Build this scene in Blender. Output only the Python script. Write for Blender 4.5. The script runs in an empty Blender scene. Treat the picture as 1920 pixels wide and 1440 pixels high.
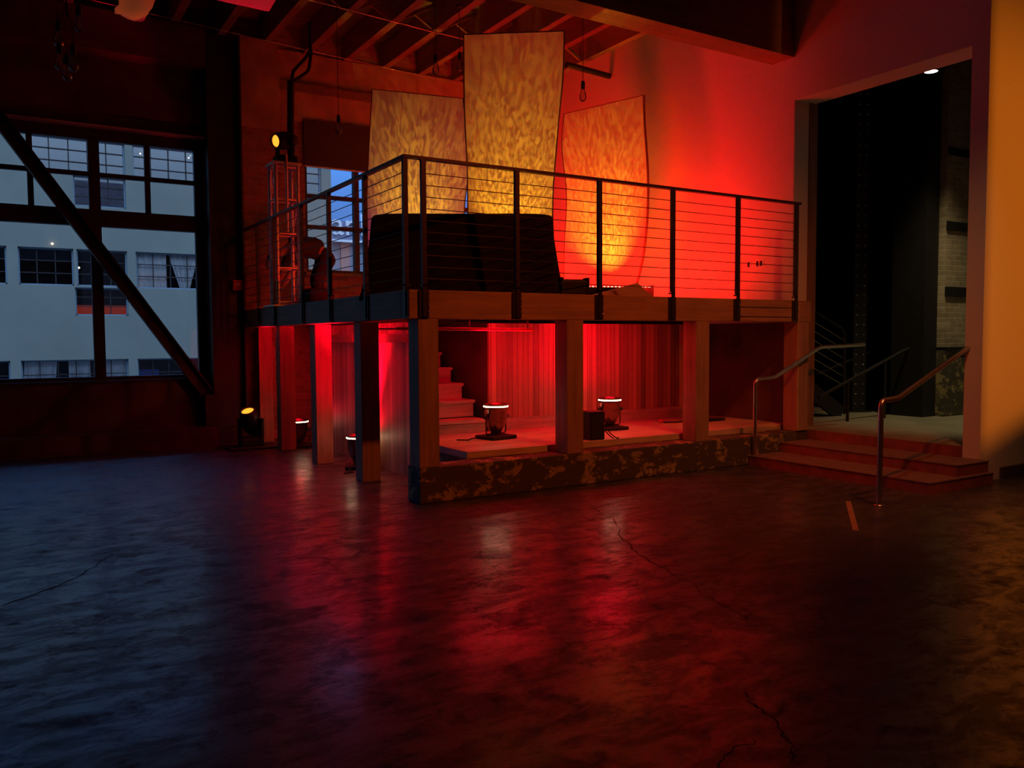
import bpy, bmesh, math, random
from mathutils import Vector, Matrix
random.seed(7)
C = bpy.context.scene.collection
S = bpy.context.scene

# ------------------------------------------------------------------ camera
FPX = 1544.843
CAM = Vector((-3.05875, -6.7295, 1.5))
RW = Matrix(((0.85113407, 0.03390972, -0.52385201),
             (-0.52491672, 0.04401817, -0.85001461),
             (-0.00576475, 0.99845507, 0.05526515)))   # columns right, up, back in the world
cd = bpy.data.cameras.new('camera'); cam = bpy.data.objects.new('camera', cd); C.objects.link(cam)
m4 = RW.to_4x4(); m4.translation = CAM; cam.matrix_world = m4
cd.sensor_width = 36; cd.sensor_fit = 'HORIZONTAL'; cd.lens = FPX / 1920 * 36; cd.clip_end = 200; cd.clip_start = .05
S.camera = cam
S.view_settings.view_transform = 'Standard'; S.view_settings.look = 'None'
S.view_settings.exposure = 0; S.view_settings.gamma = 1; S.view_settings.use_curve_mapping = False
try:
    S.cycles.use_denoising = True; S.cycles.max_bounces = 10; S.cycles.sample_clamp_indirect = 6
except Exception: pass

def P(u, v, **k):                       # point of the place seen at (u, v) on a known plane
    d = RW @ Vector(((u-960)/FPX, -(v-720)/FPX, -1))
    (a, val), = k.items(); i = 'xyz'.index(a)
    return CAM + d * ((val-CAM[i])/d[i])
def PD(u, v, dep): return CAM + RW @ Vector(((u-960)/FPX, -(v-720)/FPX, -1)) * dep

# ------------------------------------------------------------------ materials
def srgb(r, g, b):
    f = lambda c: (c/12.92 if c <= .04045 else ((c+.055)/1.055)**2.4)
    return (f(r/255), f(g/255), f(b/255))
class NT:
    def __init__(s, name):
        s.m = bpy.data.materials.new(name); s.m.use_nodes = True
        s.t = s.m.node_tree; s.n = s.t.nodes; s.l = s.t.links
        s.b = s.n['Principled BSDF']; s.o = s.n['Material Output']
    def new(s, typ, **k):
        n = s.n.new(typ)
        for a, b in k.items(): setattr(n, a, b)
        return n
    def link(s, a, b): s.l.new(a, b)
    def coord(s): return s.new('ShaderNodeTexCoord').outputs['Object']
    def mapping(s, vec, scale=(1,1,1), loc=(0,0,0), rot=(0,0,0)):
        m = s.new('ShaderNodeMapping'); m.inputs['Scale'].default_value = scale
        m.inputs['Location'].default_value = loc; m.inputs['Rotation'].default_value = rot
        s.link(vec, m.inputs['Vector']); return m.outputs[0]
    def noise(s, vec, scale, detail=6, rough=.6, dist=0):
        n = s.new('ShaderNodeTexNoise'); n.inputs['Scale'].default_value = scale
        n.inputs['Detail'].default_value = detail; n.inputs['Roughness'].default_value = rough
        n.inputs['Distortion'].default_value = dist
        s.link(vec, n.inputs['Vector']); return n.outputs['Fac']
    def ramp(s, fac, stops):
        r = s.new('ShaderNodeValToRGB'); e = r.color_ramp.elements
        while len(e) < len(stops): e.new(.5)
        for x, (p, c) in zip(e, stops):
            x.position = p; x.color = (c, c, c, 1) if isinstance(c, (int, float)) else (*c, 1)
        s.link(fac, r.inputs[0]); return r.outputs[0]
    def math(s, op, a, b=None):
        n = s.new('ShaderNodeMath', operation=op)
        for i, x in enumerate((a, b)):
            if x is None: continue
            if isinstance(x, (int, float)): n.inputs[i].default_value = x
            else: s.link(x, n.inputs[i])
        return n.outputs[0]
    def mix(s, fac, a, b, mode='MIX'):
        n = s.new('ShaderNodeMixRGB', blend_type=mode)
        for i, x in enumerate((fac, a, b)):
            if isinstance(x, (int, float)): n.inputs[i].default_value = x
            elif isinstance(x, tuple): n.inputs[i].default_value = (*x, 1)
            else: s.link(x, n.inputs[i])
        return n.outputs[0]
    def bump(s, h, strength=.3, dist=.01):
        n = s.new('ShaderNodeBump'); n.inputs['Strength'].default_value = strength
        n.inputs['Distance'].default_value = dist; s.link(h, n.inputs['Height'])
        s.link(n.outputs[0], s.b.inputs['Normal'])
    def base(s, x):
        if isinstance(x, tuple): s.b.inputs['Base Color'].default_value = (*x, 1)
        else: s.link(x, s.b.inputs['Base Color'])
    def rough(s, x):
        if isinstance(x, (int, float)): s.b.inputs['Roughness'].default_value = x
        else: s.link(x, s.b.inputs['Roughness'])

def simple(name, col, rough=.6, metal=0, vary=.25, nscale=14, bump=.1, stretch=(1,1,1), spec=None):
    t = NT(name); v = t.mapping(t.coord(), stretch); f = t.noise(v, nscale)
    lo = tuple(c*(1-vary) for c in col); hi = tuple(min(1, c*(1+vary)) for c in col)
    t.base(t.ramp(f, [(.3, lo), (.7, hi)])); t.rough(rough); t.b.inputs['Metallic'].default_value = metal
    if spec is not None: t.b.inputs['Specular IOR Level'].default_value = spec
    if bump: t.bump(f, bump, .004)
    return t.m
M = {}
def floor_mat():
    t = NT('worn_concrete'); o = t.coord()
    n1 = t.noise(o, .55, 8, .62, .6); n2 = t.noise(t.mapping(o, (1, 2.2, 1), rot=(0, 0, .5)), 2.6, 12, .78, .5); n3 = t.noise(o, 26, 8, .7)
    n4 = t.noise(t.mapping(o, (1, 1, 1), (7, 3, 0)), 5, 10, .75, .4)
    n5 = t.noise(o, 11, 8, .7)
    base = t.ramp(n1, [(.3, (.045, .045, .046)), (.7, (.10, .097, .095))])
    stain = t.ramp(n2, [(.44, 1.0), (.56, 0.0)])
    speck = t.ramp(n4, [(.52, 0.0), (.62, 1.0)])
    c = t.mix(t.math('MULTIPLY', stain, .8), base, (.016, .014, .013))
    c = t.mix(t.math('MULTIPLY', speck, .5), c, (.03, .025, .022))
    c = t.mix(.35, c, t.ramp(n3, [(.3, .4), (.7, 1.0)]), 'MULTIPLY')
    t.base(c)
    t.rough(t.math('ADD', t.math('MULTIPLY', stain, .22), t.math('ADD', t.math('MULTIPLY', speck, .25), .30)))
    h = t.math('ADD', t.math('MULTIPLY', n5, 1.0), t.math('MULTIPLY', n3, .3))
    h = t.math('ADD', h, t.math('MULTIPLY', n4, .4))
    t.bump(h, .16, .02); t.b.inputs['Specular IOR Level'].default_value = .4; t.b.inputs['Coat IOR'].default_value = 1.55
    t.link(t.math('ADD', t.math('MULTIPLY', stain, -.22), t.math('ADD', t.math('MULTIPLY', speck, -.12), .40)), t.b.inputs['Coat Weight']); t.link(t.math('ADD', t.math('MULTIPLY', n5, .16), .10), t.b.inputs['Coat Roughness'])
    return t.m
def peel_mat():
    t = NT('peeling_painted_concrete'); o = t.coord(); n = t.noise(t.mapping(o, (1, 1, 1.5)), 4.2, 14, .76, .3); n2 = t.noise(o, 30, 5)
    c = t.mix(t.ramp(n, [(.525, 0.0), (.56, 1.0)]), (.07, .062, .045), (.34, .27, .12))
    c = t.mix(.5, c, t.ramp(n2, [(.3, .5), (.7, 1.0)]), 'MULTIPLY'); t.base(c); t.rough(.8)
    t.bump(t.math('ADD', n2, t.ramp(n, [(.52, 0.0), (.545, 2.0)])), .5, .006); return t.m
def plank_mat(name, col, width, axis, dark=.35, rough=.55):
    t = NT(name); o = t.coord(); sp = t.new('ShaderNodeSeparateXYZ'); t.link(o, sp.inputs[0])
    q = t.math('DIVIDE', sp.outputs[axis], width); fl = t.math('FLOOR', q); fr = t.math('FRACT', q)
    wn = t.new('ShaderNodeTexWhiteNoise', noise_dimensions='1D'); t.link(fl, wn.inputs['W'])
    st = [26, 26, 26]; st['XYZ'.index({0: 'X', 1: 'Y', 2: 'Z'}[axis])] = 26
    long_axis = 2 if axis != 2 else 0
    st[long_axis] = 1.1
    g = t.noise(t.mapping(o, tuple(st)), 1.0, 6, .65, .4)
    br = t.math('ADD', t.math('MULTIPLY', wn.outputs['Value'], .75), t.math('MULTIPLY', g, .8))
    c = t.ramp(br, [(.25, tuple(x*dark for x in col)), (.75, col), (1.0, tuple(min(1, x*1.25) for x in col))])
    gr = t.math('LESS_THAN', fr, .07)
    c = t.mix(t.math('MULTIPLY', gr, .85), c, (.01, .006, .004)); t.base(c); t.rough(rough)
    t.bump(t.math('SUBTRACT', t.math('MULTIPLY', g, .4), t.math('MULTIPLY', gr, 1.0)), .6, .006); return t.m
def wood_mat(name, col, axis, rough=.6, fine=1.0):
    t = NT(name); o = t.coord(); st = [14, 14, 14]; st[axis] = .9
    g = t.noise(t.mapping(o, tuple(st)), 1.3*fine, 7, .65, .5); k = t.noise(o, 2.2, 3)
    c = t.ramp(g, [(.3, tuple(x*.55 for x in col)), (.68, col)])
    c = t.mix(.5, c, t.ramp(k, [(.3, .55), (.7, 1.0)]), 'MULTIPLY'); t.base(c); t.rough(rough); t.bump(g, .35, .004); return t.m
def brick_mat(name, c1, c2, mortar, axis_u=0, paint=None, sc=1.0):
    t = NT(name); o = t.coord(); sp = t.new('ShaderNodeSeparateXYZ'); t.link(o, sp.inputs[0])
    cb = t.new('ShaderNodeCombineXYZ'); t.link(sp.outputs[axis_u], cb.inputs[0]); t.link(sp.outputs[2], cb.inputs[1])
    b = t.new('ShaderNodeTexBrick'); b.inputs['Scale'].default_value = sc
    b.inputs['Brick Width'].default_value = .215; b.inputs['Row Height'].default_value = .074
    b.inputs['Mortar Size'].default_value = .008; b.inputs['Mortar Smooth'].default_value = .3; b.inputs['Bias'].default_value = 0
    for i, c in zip(('Color1', 'Color2', 'Mortar'), (c1, c2, mortar)): b.inputs[i].default_value = (*c, 1)
    w = t.noise(o, 9, 5); off = t.new('ShaderNodeVectorMath', operation='ADD'); t.link(cb.outputs[0], off.inputs[0])
    n2 = t.new('ShaderNodeTexNoise'); n2.inputs['Scale'].default_value = 5; t.link(o, n2.inputs['Vector'])
    sub = t.new('ShaderNodeVectorMath', operation='SCALE'); t.link(n2.outputs['Color'], sub.inputs[0]); sub.inputs['Scale'].default_value = .018
    t.link(sub.outputs[0], off.inputs[1]); t.link(off.outputs[0], b.inputs['Vector'])
    c = t.mix(.6, b.outputs['Color'], t.ramp(w, [(.3, .45), (.7, 1.0)]), 'MULTIPLY'); t.base(c); t.rough(.85)
    t.bump(t.math('ADD', t.math('MULTIPLY', b.outputs['Fac'], -1.0), t.math('MULTIPLY', w, .5)), .7, .012); return t.m
def emit_mat(name, col, st):
    t = NT(name); e = t.new('ShaderNodeEmission'); e.inputs[0].default_value = (*col, 1); e.inputs[1].default_value = st
    t.link(e.outputs[0], t.o.inputs[0]); return t.m
def glass_mat(name, refl=.08, tint=(1,1,1), rough=0.0):
    t = NT(name); tr = t.new('ShaderNodeBsdfTransparent'); tr.inputs[0].default_value = (*tint, 1)
    gl = t.new('ShaderNodeBsdfGlossy'); gl.inputs['Roughness'].default_value = rough
    mx = t.new('ShaderNodeMixShader'); fr = t.new('ShaderNodeFresnel'); fr.inputs[0].default_value = 1.45
    f = t.math('ADD', t.math('MULTIPLY', fr.outputs[0], 1.0), refl - .04)
    t.link(f, mx.inputs[0]); t.link(tr.outputs[0], mx.inputs[1]); t.link(gl.outputs[0], mx.inputs[2])
    t.link(mx.outputs[0], t.o.inputs[0]); return t.m
def fabric_mat():
    t = NT('stretched_white_fabric'); o = t.coord(); n = t.noise(t.mapping(o, (1, 1, 1)), 160, 2)
    d = t.new('ShaderNodeBsdfDiffuse'); d.inputs[0].default_value = (.72, .68, .60, 1)
    tr = t.new('ShaderNodeBsdfTranslucent'); tr.inputs[0].default_value = (.72, .68, .60, 1)
    bp = t.new('ShaderNodeBump'); bp.inputs['Strength'].default_value = .08; t.link(n, bp.inputs['Height'])
    t.link(bp.outputs[0], d.inputs['Normal'])
    mx = t.new('ShaderNodeMixShader'); mx.inputs[0].default_value = .55
    t.link(d.outputs[0], mx.inputs[1]); t.link(tr.outputs[0], mx.inputs[2]); t.link(mx.outputs[0], t.o.inputs[0]); return t.m
M['floor'] = floor_mat(); M['peel'] = peel_mat()
M['plankX'] = plank_mat('vertical_plank_boards', (.50, .26, .17), .075, 0)
M['plankY'] = plank_mat('vertical_plank_boards_side', (.42, .28, .17), .075, 1)
M['deckwood'] = wood_mat('plywood_deck', (.72, .55, .40), 0, .55)
M['ceilplank'] = plank_mat('ceiling_boards', (.30, .18, .11), .19, 1, .5)
M['joist'] = wood_mat('rough_joist_timber', (.26, .15, .09), 1)
M['beamX'] = wood_mat('glulam_timber', (.42, .25, .13), 0)
M['beamY'] = wood_mat('glulam_timber_side', (.42, .25, .13), 1)
M['postZ'] = wood_mat('post_timber', (.42, .26, .15), 2)
M['brick'] = brick_mat('old_red_brick', (.36, .15, .10), (.24, .10, .07), (.34, .27, .22))
M['brickp'] = brick_mat('pale_washed_brick', (.42, .36, .26), (.30, .25, .17), (.45, .40, .30), 0)
M['brickpy'] = brick_mat('pale_washed_brick_side', (.42, .36, .26), (.30, .25, .17), (.45, .40, .30), 1)
M['plaster'] = simple('stained_plaster', (.34, .22, .17), .85, 0, .35, 2.2, .3)
M['paint'] = simple('white_wall_paint', (.74, .70, .66), .65, 0, .02, 40, .03)
M['trimwhite'] = simple('painted_jamb', (.60, .56, .45), .6, 0, .03, 20, .02)
M['brownwood'] = wood_mat('stained_jamb_wood', (.30, .17, .08), 2)
M['black'] = simple('black_painted_steel', (.018, .017, .017), .5, .0, .3, 30, .05, spec=.25)
M['railmetal'] = simple('dark_bronze_steel', (.05, .032, .026), .4, .6, .2, 30, .03)
M['darksteel'] = simple('dark_window_steel', (.030, .024, .026), .55, .2, .3, 8, .08)
M['darkwall'] = simple('dark_painted_panel', (.075, .05, .045), .7, 0, .35, 3, .15)
M['alu'] = simple('aluminium_tube', (.62, .60, .58), .38, .75, .1, 20, .02)
M['steel'] = simple('brushed_handrail_steel', (.55, .50, .46), .28, .95, .12, 30, .02)
M['chrome'] = simple('polished_aluminium', (.7, .68, .66), .2, 1, .1, 20, .0)
M['cloth'] = simple('black_cloth', (.014, .011, .010), .95, 0, .3, 60, .2, spec=.1)
M['rubber'] = simple('black_rubber', (.015, .014, .014), .7, 0, .2, 30, .05)
M['blind'] = simple('dark_roller_fabric', (.045, .035, .045), .9, 0, .15, 60, .05)
M['fabric'] = fabric_mat()
M['glass'] = glass_mat('window_glass', .05)
M['bulbglass'] = glass_mat('bulb_glass', .12, (.9, .8, .7))
M['facade'] = simple('painted_stucco_facade', (.215, .225, .185), .9, 0, .07, 1.2, .1)
M['farframe'] = simple('pale_window_frame', (.20, .28, .36), .5, 0, .1, 20, 0)
M['fardark'] = simple('dark_room_interior', (.05, .045, .05), .9, 0, .5, .9, 0)
M['curtain'] = simple('sheer_curtain', (.84, .92, 1.0), .9, 0, .2, 14, 0, (3, 1, .1))
M['step'] = simple('dark_red_step_paint', (.17, .10, .085), .6, 0, .3, 9, .2)
M['stepface'] = simple('dark_red_riser_paint', (.24, .07, .05), .6, 0, .3, 9, .2)
M['backfloor'] = simple('sealed_concrete', (.26, .25, .19), .45, 0, .25, 1.4, .1)
M['skin'] = simple('skin', (.45, .27, .19), .5, 0, .1, 30, .02)
M['shirt'] = simple('dark_shirt_cloth', (.03, .02, .022), .9, 0, .25, 30, .2)
M['trousers'] = simple('dark_trouser_cloth', (.026, .018, .02), .9, 0, .25, 30, .2)
M['hair'] = simple('dark_hair', (.02, .015, .012), .6, 0, .3, 60, .2, (1, 1, 4))
M['plate'] = simple('white_switch_plate', (.8, .78, .75), .35, 0, .03, 20, 0)
M['redplastic'] = simple('red_alarm_plastic', (.55, .03, .02), .35, 0, .1, 20, 0)
M['tape'] = simple('orange_floor_tape', (.24, .13, .06), .7, 0, .2, 20, .1)
M['crack'] = simple('floor_crack_line', (.012, .010, .009), .95, 0, .2, 20, 0)  # dark line colour of the slab cracks
M['tan'] = simple('tan_canvas', (.34, .24, .15), .9, 0, .1, 40, .1)
M['can'] = simple('dark_polished_can', (.22, .17, .14), .25, .9, .15, 20, 0)
M['gel'] = emit_mat('red_gel_glow', (1, .02, .01), 6)
M['hot'] = emit_mat('hot_lamp_rim', (1, .62, .38), 34)
M['amberlens'] = emit_mat('amber_lens_glow', (1, .25, .02), 2.4)
M['led'] = emit_mat('red_led', (1, .22, .14), 6)
M['white_led'] = emit_mat('white_downlight_lens', (1, .95, .85), 12)

# ------------------------------------------------------------------ mesh builder
class MB:
    def __init__(s): s.v = []; s.f = []; s.sm = []
    def add(s, vs, fs, smooth=False):
        k = len(s.v); s.v += [tuple(v) for v in vs]; s.f += [tuple(i+k for i in f) for f in fs]; s.sm += [smooth]*len(fs); return s
    def box(s, x0, x1, y0, y1, z0, z1, mat=None):
        x0, x1 = sorted((x0, x1)); y0, y1 = sorted((y0, y1)); z0, z1 = sorted((z0, z1))
        vs = [Vector((x, y, z)) for z in (z0, z1) for y in (y0, y1) for x in (x0, x1)]
        if mat is not None: vs = [mat @ v for v in vs]
        return s.add(vs, [(0,2,3,1), (4,5,7,6), (0,1,5,4), (2,6,7,3), (0,4,6,2), (1,3,7,5)])
    def bar(s, a, b, w, h, up=(0,0,1)):          # rectangular bar between two points
        a = Vector(a); b = Vector(b); d = (b-a); L = d.length; d.normalize(); up = Vector(up)
        if abs(d.dot(up)) > .98: up = Vector((0, 1, 0))
        r = d.cross(up).normalized(); u = r.cross(d).normalized()
        m = Matrix((r, d, u)).transposed().to_4x4(); m.translation = a
        return s.box(-w/2, w/2, 0, L, -h/2, h/2, m)
    def tube(s, pts, r, n=10, cap=True, rs=None):
        pts = [Vector(p) for p in pts]; N = len(pts); k0 = len(s.v); prev = None; vs = []
        for i, p in enumerate(pts):
            d = (pts[min(i+1, N-1)] - pts[max(i-1, 0)]).normalized()
            if prev is None:
                a = Vector((0, 0, 1)) if abs(d.z) < .9 else Vector((1, 0, 0)); x = d.cross(a).normalized()
            else:
                x = (prev - d*prev.dot(d)).normalized()
            prev = x; y = d.cross(x); rr = rs[i] if rs else r
            for j in range(n):
                t = 2*math.pi*j/n; vs.append(p + x*math.cos(t)*rr + y*math.sin(t)*rr)
        fs = [(i*n+j, i*n+(j+1) % n, (i+1)*n+(j+1) % n, (i+1)*n+j) for i in range(N-1) for j in range(n)]
        s.add(vs, fs, True)
        if cap: s.add([vs[j] for j in range(n)], [tuple(range(n))[::-1]]); s.add(vs[-n:], [tuple(range(n))])
        return s
    def lathe(s, prof, n=24, mat=None, cap=False):   # profile (r, z)
        mat = mat or Matrix(); vs = [mat @ Vector((r*math.cos(2*math.pi*j/n), r*math.sin(2*math.pi*j/n), z)) for r, z in prof for j in range(n)]
        fs = [(i*n+j, i*n+(j+1) % n, (i+1)*n+(j+1) % n, (i+1)*n+j) for i in range(len(prof)-1) for j in range(n)]
        s.add(vs, fs, True)
        if cap: s.add(vs[:n], [tuple(range(n))[::-1]]); s.add(vs[-n:], [tuple(range(n))])
        return s
    def build(s, name, mat, parent=None, loc=None, bevel=0, kind=None):
        me = bpy.data.meshes.new(name); off = Vector(loc) if loc is not None else Vector((0, 0, 0))
        me.from_pydata([tuple(Vector(v)-off) for v in s.v], [], s.f); me.polygons.foreach_set('use_smooth', s.sm)
        me.materials.append(mat if not isinstance(mat, str) else M[mat]); me.update()
        bm = bmesh.new(); bm.from_mesh(me); bmesh.ops.recalc_face_normals(bm, faces=bm.faces); bm.to_mesh(me); bm.free()
        o = bpy.data.objects.new(name, me); C.objects.link(o); o.location = off
        if parent is not None: o.parent = parent; o.location = off
        if bevel:
            b = o.modifiers.new('bevel', 'BEVEL'); b.width = bevel; b.segments = 2; b.limit_method = 'ANGLE'
        if kind: o['kind'] = kind
        return o
def tag(o, label=None, cat=None, group=None, kind=None):
    if label: o['label'] = label
    if cat: o['category'] = cat
    if group: o['group'] = group
    if kind: o['kind'] = kind
    return o
def empty(name, loc=(0,0,0), label=None, cat=None, group=None, kind=None, rz=0):
    o = bpy.data.objects.new(name, None); C.objects.link(o); o.location = loc; o.rotation_euler = (0, 0, rz)
    o.empty_display_size = .1
    return tag(o, label, cat, group, kind)
def at_mat(loc, direction):              # matrix whose z axis points along direction
    q = Vector(direction).to_track_quat('Z', 'Y'); m = q.to_matrix().to_4x4(); m.translation = loc; return m
def copy_tree(o, parent=None, keep=None):
    c = o.copy(); C.objects.link(c); c.parent = parent
    for ch in list(o.children): copy_tree(ch, c)
    return c
def round_path(pts, r=.06, n=5):
    pts = [Vector(p) for p in pts]; out = [pts[0]]
    for i in range(1, len(pts)-1):
        a, b, c = pts[i-1], pts[i], pts[i+1]; k = min(r, (a-b).length*.45, (c-b).length*.45)
        p = b+(a-b).normalized()*k; q = b+(c-b).normalized()*k
        for j in range(n+1):
            t = j/n; out.append(p*(1-t)**2 + b*2*t*(1-t) + q*t*t)
    return out + [pts[-1]]
def wall_holes(mb, axis, a0, a1, z0, z1, d0, d1, holes):    # wall along axis ('x' or 'y') with rectangular holes
    xs = sorted({a0, a1, *[h[0] for h in holes], *[h[1] for h in holes]}); zs = sorted({z0, z1, *[h[2] for h in holes], *[h[3] for h in holes]})
    xs = [x for x in xs if a0 <= x <= a1]; zs = [z for z in zs if z0 <= z <= z1]
    for i in range(len(xs)-1):
        run = None
        for j in range(len(zs)-1):
            cx = (xs[i]+xs[i+1])/2; cz = (zs[j]+zs[j+1])/2
            hole = any(h[0] < cx < h[1] and h[2] < cz < h[3] for h in holes)
            if not hole:
                if run is None: run = zs[j]
            if (hole or j == len(zs)-2) and run is not None:
                zt = zs[j] if hole else zs[j+1]
                if axis == 'x': mb.box(xs[i], xs[i+1], d0, d1, run, zt)
                else: mb.box(d0, d1, xs[i], xs[i+1], run, zt)
                run = None
    return mb
def lamp(kind, name, loc, aim, color, power, parent=None, **k):
    d = bpy.data.lights.new(name, kind); d.color = color; d.energy = power
    for a, b in k.items(): setattr(d, a, b)
    o = bpy.data.objects.new(name, d); C.objects.link(o)
    o.matrix_world = Matrix.Translation(loc) @ (Vector(aim)-Vector(loc)).to_track_quat('-Z', 'Y').to_matrix().to_4x4()
    return o

# ================================================================== SHELL
XW, YW, ZC = 5.42, 6.0, 5.885            # right wall face, window wall face, joist underside
LAND = .35; DECK = 1.94
MB().box(-9, XW+.01, -11, 6.2, -.2, 0).build('floor', 'floor', kind='structure')
# right wall with the tall opening
mb = MB(); wall_holes(mb, 'y', -2.10, 6.0, 0, 6.5, XW, XW+.38, [(-1.92, .30, LAND-.14, 4.44)])
wr = mb.build('wall_right', 'paint', kind='structure')
MB().box(XW+.38, 9.5, -2.10, -1.93, 0, 6.5).build('wall_near_right', 'paint', kind='structure')
MB().box(9.5, 9.7, -11, -2.1, 0, 6.5).build('wall_far_right', 'paint', kind='structure')
MB().box(XW, 9.7, -11, -2.1, -.2, 0).build('floor_right', 'floor', kind='structure')
MB().box(-9.2, 9.7, -11.2, -11, 0, 6.5).build('wall_behind', 'darkwall', kind='structure')
MB().box(-9.2, -9, -11, 6.2, 0, 6.5).build('wall_left', 'darkwall', kind='structure')
# window wall
mb = MB(); wall_holes(mb, 'x', -9, -.49, 0, 6.5, 6.0, 6.35, [(-5.1, -.45, .95, 4.40), (-9.0, -5.3, .95, 4.40)])
mb.build('wall_window', 'darkwall', kind='structure')
mb = MB(); wall_holes(mb, 'x', -.49, XW+.38, 0, 6.5, 6.0, 6.35, [(1.02, 4.6, 2.55, 4.85)])
mb.build('wall_brick', 'brick', kind='structure')
# smooth plaster above the brick
mb = MB(); wall_holes(mb, 'x', .56, XW, 4.86, 5.9, 5.96, 6.0, []); mb.build('trim_plaster', 'plaster', kind='structure')
MB().box(0.0, .56, 5.74, 5.999, 0, 4.62).build('wall_pilaster', 'brick', kind='structure')
MB().box(-.0, .57, 5.72, 5.999, 4.62, 5.9).build('trim_pilaster_top', 'plaster', kind='structure')
mb = MB().box(.56, XW, 5.90, 5.999, 5.30, 5.42); mb.build('trim_ledger', 'joist', kind='structure')
# concrete ledge at the foot of the window wall
MB().box(-9, -.5, 5.35, 5.999, 0, .26).build('baseboard_window', 'darkwall', kind='structure')
MB().box(-9, -.5, 5.90, 5.999, .26, .90).build('trim_window_panel', 'darkwall', kind='structure')
# ceiling: boards, joists, bridging
ceil = MB().box(-9.2, 9.7, -11.2, 6.35, 6.27, 6.5).build('ceiling', 'ceilplank', kind='structure')
jx = [1.71+.65*k for k in range(-9, 6)]
for x in jx:
    MB().box(x-.055, x+.055, -.1+.45, 5.999, ZC+.0, 6.268).build('joist', 'joist', ceil)
    MB().box(x-.055, x+.055, -10.9, -.1+.40, ZC+.0, 6.268).build('joist', 'joist', ceil) if x < 5.3 else None
for k, y in enumerate((2.3, 4.0)):
    for i in range(4, len(jx)-1):
        a, b = jx[i]+.056, jx[i+1]-.056
        m = MB(); m.bar((a, y, ZC+.04), (b, y, 6.22), .04, .05); m.bar((a, y+.07, 6.22), (b, y+.07, ZC+.04), .04, .05)
        m.build('bridging', 'joist', ceil)
# big timber beam on the right wall and a smaller steel bar behind
MB().box(-9, XW-.001, .30, .64, 4.965, ZC-.001).build('ceiling_beam', 'beamX')
tag(bpy.data.objects['ceiling_beam'], 'deep brown timber beam under the joists meeting the red wall above the platform', 'beam')
MB().box(-9, XW-.001, -6.0, -5.66, 4.965, ZC-.001).build('beam_behind', 'beamX', ceil)
pb = MB(); pb.tube([P(1062, 121, z=5.7), P(1143, 143, z=5.7)], .045, 12); pb.build('ceiling_pipe', 'black')
tag(bpy.data.objects['ceiling_pipe'], 'short dark pipe under the joists behind the tall middle sail', 'pipe')

# jamb of the opening
MB().box(XW+.001, XW+.27, .285, .30, LAND, 4.439).build('trim_jamb_white', 'trimwhite', kind='structure')
MB().box(XW+.27, XW+.42, .27, .38, LAND, 4.439).build('trim_jamb_wood', 'brownwood', kind='structure')
# dark strip painting in the shadow at the foot of the orange wall
MB().box(XW+.38, 9.4, -2.13, -2.101, 0, .12).build('shadow_strip_right', 'darkwall', kind='structure')

# ================================================================== BACK ROOM
MB().box(XW+.001, 14, -1.919, 2.6, LAND-.139, LAND).build('floor_back_room', 'backfloor', kind='structure')
MB().box(XW+.38, 14, 2.4, 2.6, LAND, 6.2).build('wall_back_room_left', 'black', kind='structure')
MB().box(13.8, 14, -1.93, 2.6, LAND, 6.2).build('wall_back_room_end', 'black', kind='structure')
MB().box(9.5, 14, -2.1, -1.93, LAND, 6.2).build('wall_back_room_right', 'black', kind='structure')
MB().box(XW+.38, 14, -1.93, 2.6, 5.6, 5.75).build('ceiling_back_room', 'black', kind='structure')
MB().box(8.35, 9.15, .05, .6, 1.32, 5.6).build('wall_brick_pier', 'brickp', kind='structure')
MB().box(8.30, 9.2, .0, .62, LAND, 1.32).build('wall_pier_base', 'peel', kind='structure')
MB().box(8.30, 9.2, -.03, .6, 1.30, 1.34).build('trim_pier_ledge', 'black', kind='structure')
MB().box(6.6, 8.1, -.25, .25, 5.3, 5.6).build('trim_back_beam', 'beamX', kind='structure')
for n, (z0, z1) in enumerate(((2.06, 2.2), (3.0, 3.12), (4.05, 4.15))):
    MB().box(8.349, 9.16, .02, .05, z0, z1).build('trim_pier_band', 'black', kind='structure')
def riveted(u, label, y=.95):
    b = P(u, 772, z=LAND); b = Vector((b.x, b.y, LAND))
    r = empty('riveted_column', b, label, 'column')
    m = MB().box(-.10, .10, -.02, .0, 0, 5.2); m.box(-.10, -.08, 0, .2, 0, 5.2); m.box(.08, .10, 0, .2, 0, 5.2); m.build('column_shaft', 'black', r)
    rv = MB()
    for s in (-1, 1):
        for k in range(34): rv.lathe([(.017, 0), (.015, .008), (.004, .014)], 8, at_mat((s*.055, -.02, .12+k*.15), (0, -1, 0)))
    rv.build('rivets', 'steel', r)
    MB().box(-.16, .16, -.1, .2, 0, .02).build('base_plate', 'black', r)
    r.rotation_euler = (0, 0, -.55)
    return r
riveted(1609, 'black riveted steel column beside the dark stair in the back room')
riveted(1718, 'black riveted steel column next to the pale brick pier')
c = P(1700, 775, z=LAND)
m = MB(); m.tube([(c.x, c.y, LAND), (c.x, c.y, 5.5)], .03, 10); m.build('conduit_pipe', 'alu')
tag(bpy.data.objects['conduit_pipe'], 'thin vertical grey conduit left of the second riveted column', 'pipe')
c2 = P(1745, 776, z=LAND)
m = MB(); m.box(7.98, 8.29, .12, .62, LAND, 5.5); m.build('steel_column', 'black')
tag(bpy.data.objects['steel_column'], 'broad plain black column touching the brick pier in the back room', 'column')
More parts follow.
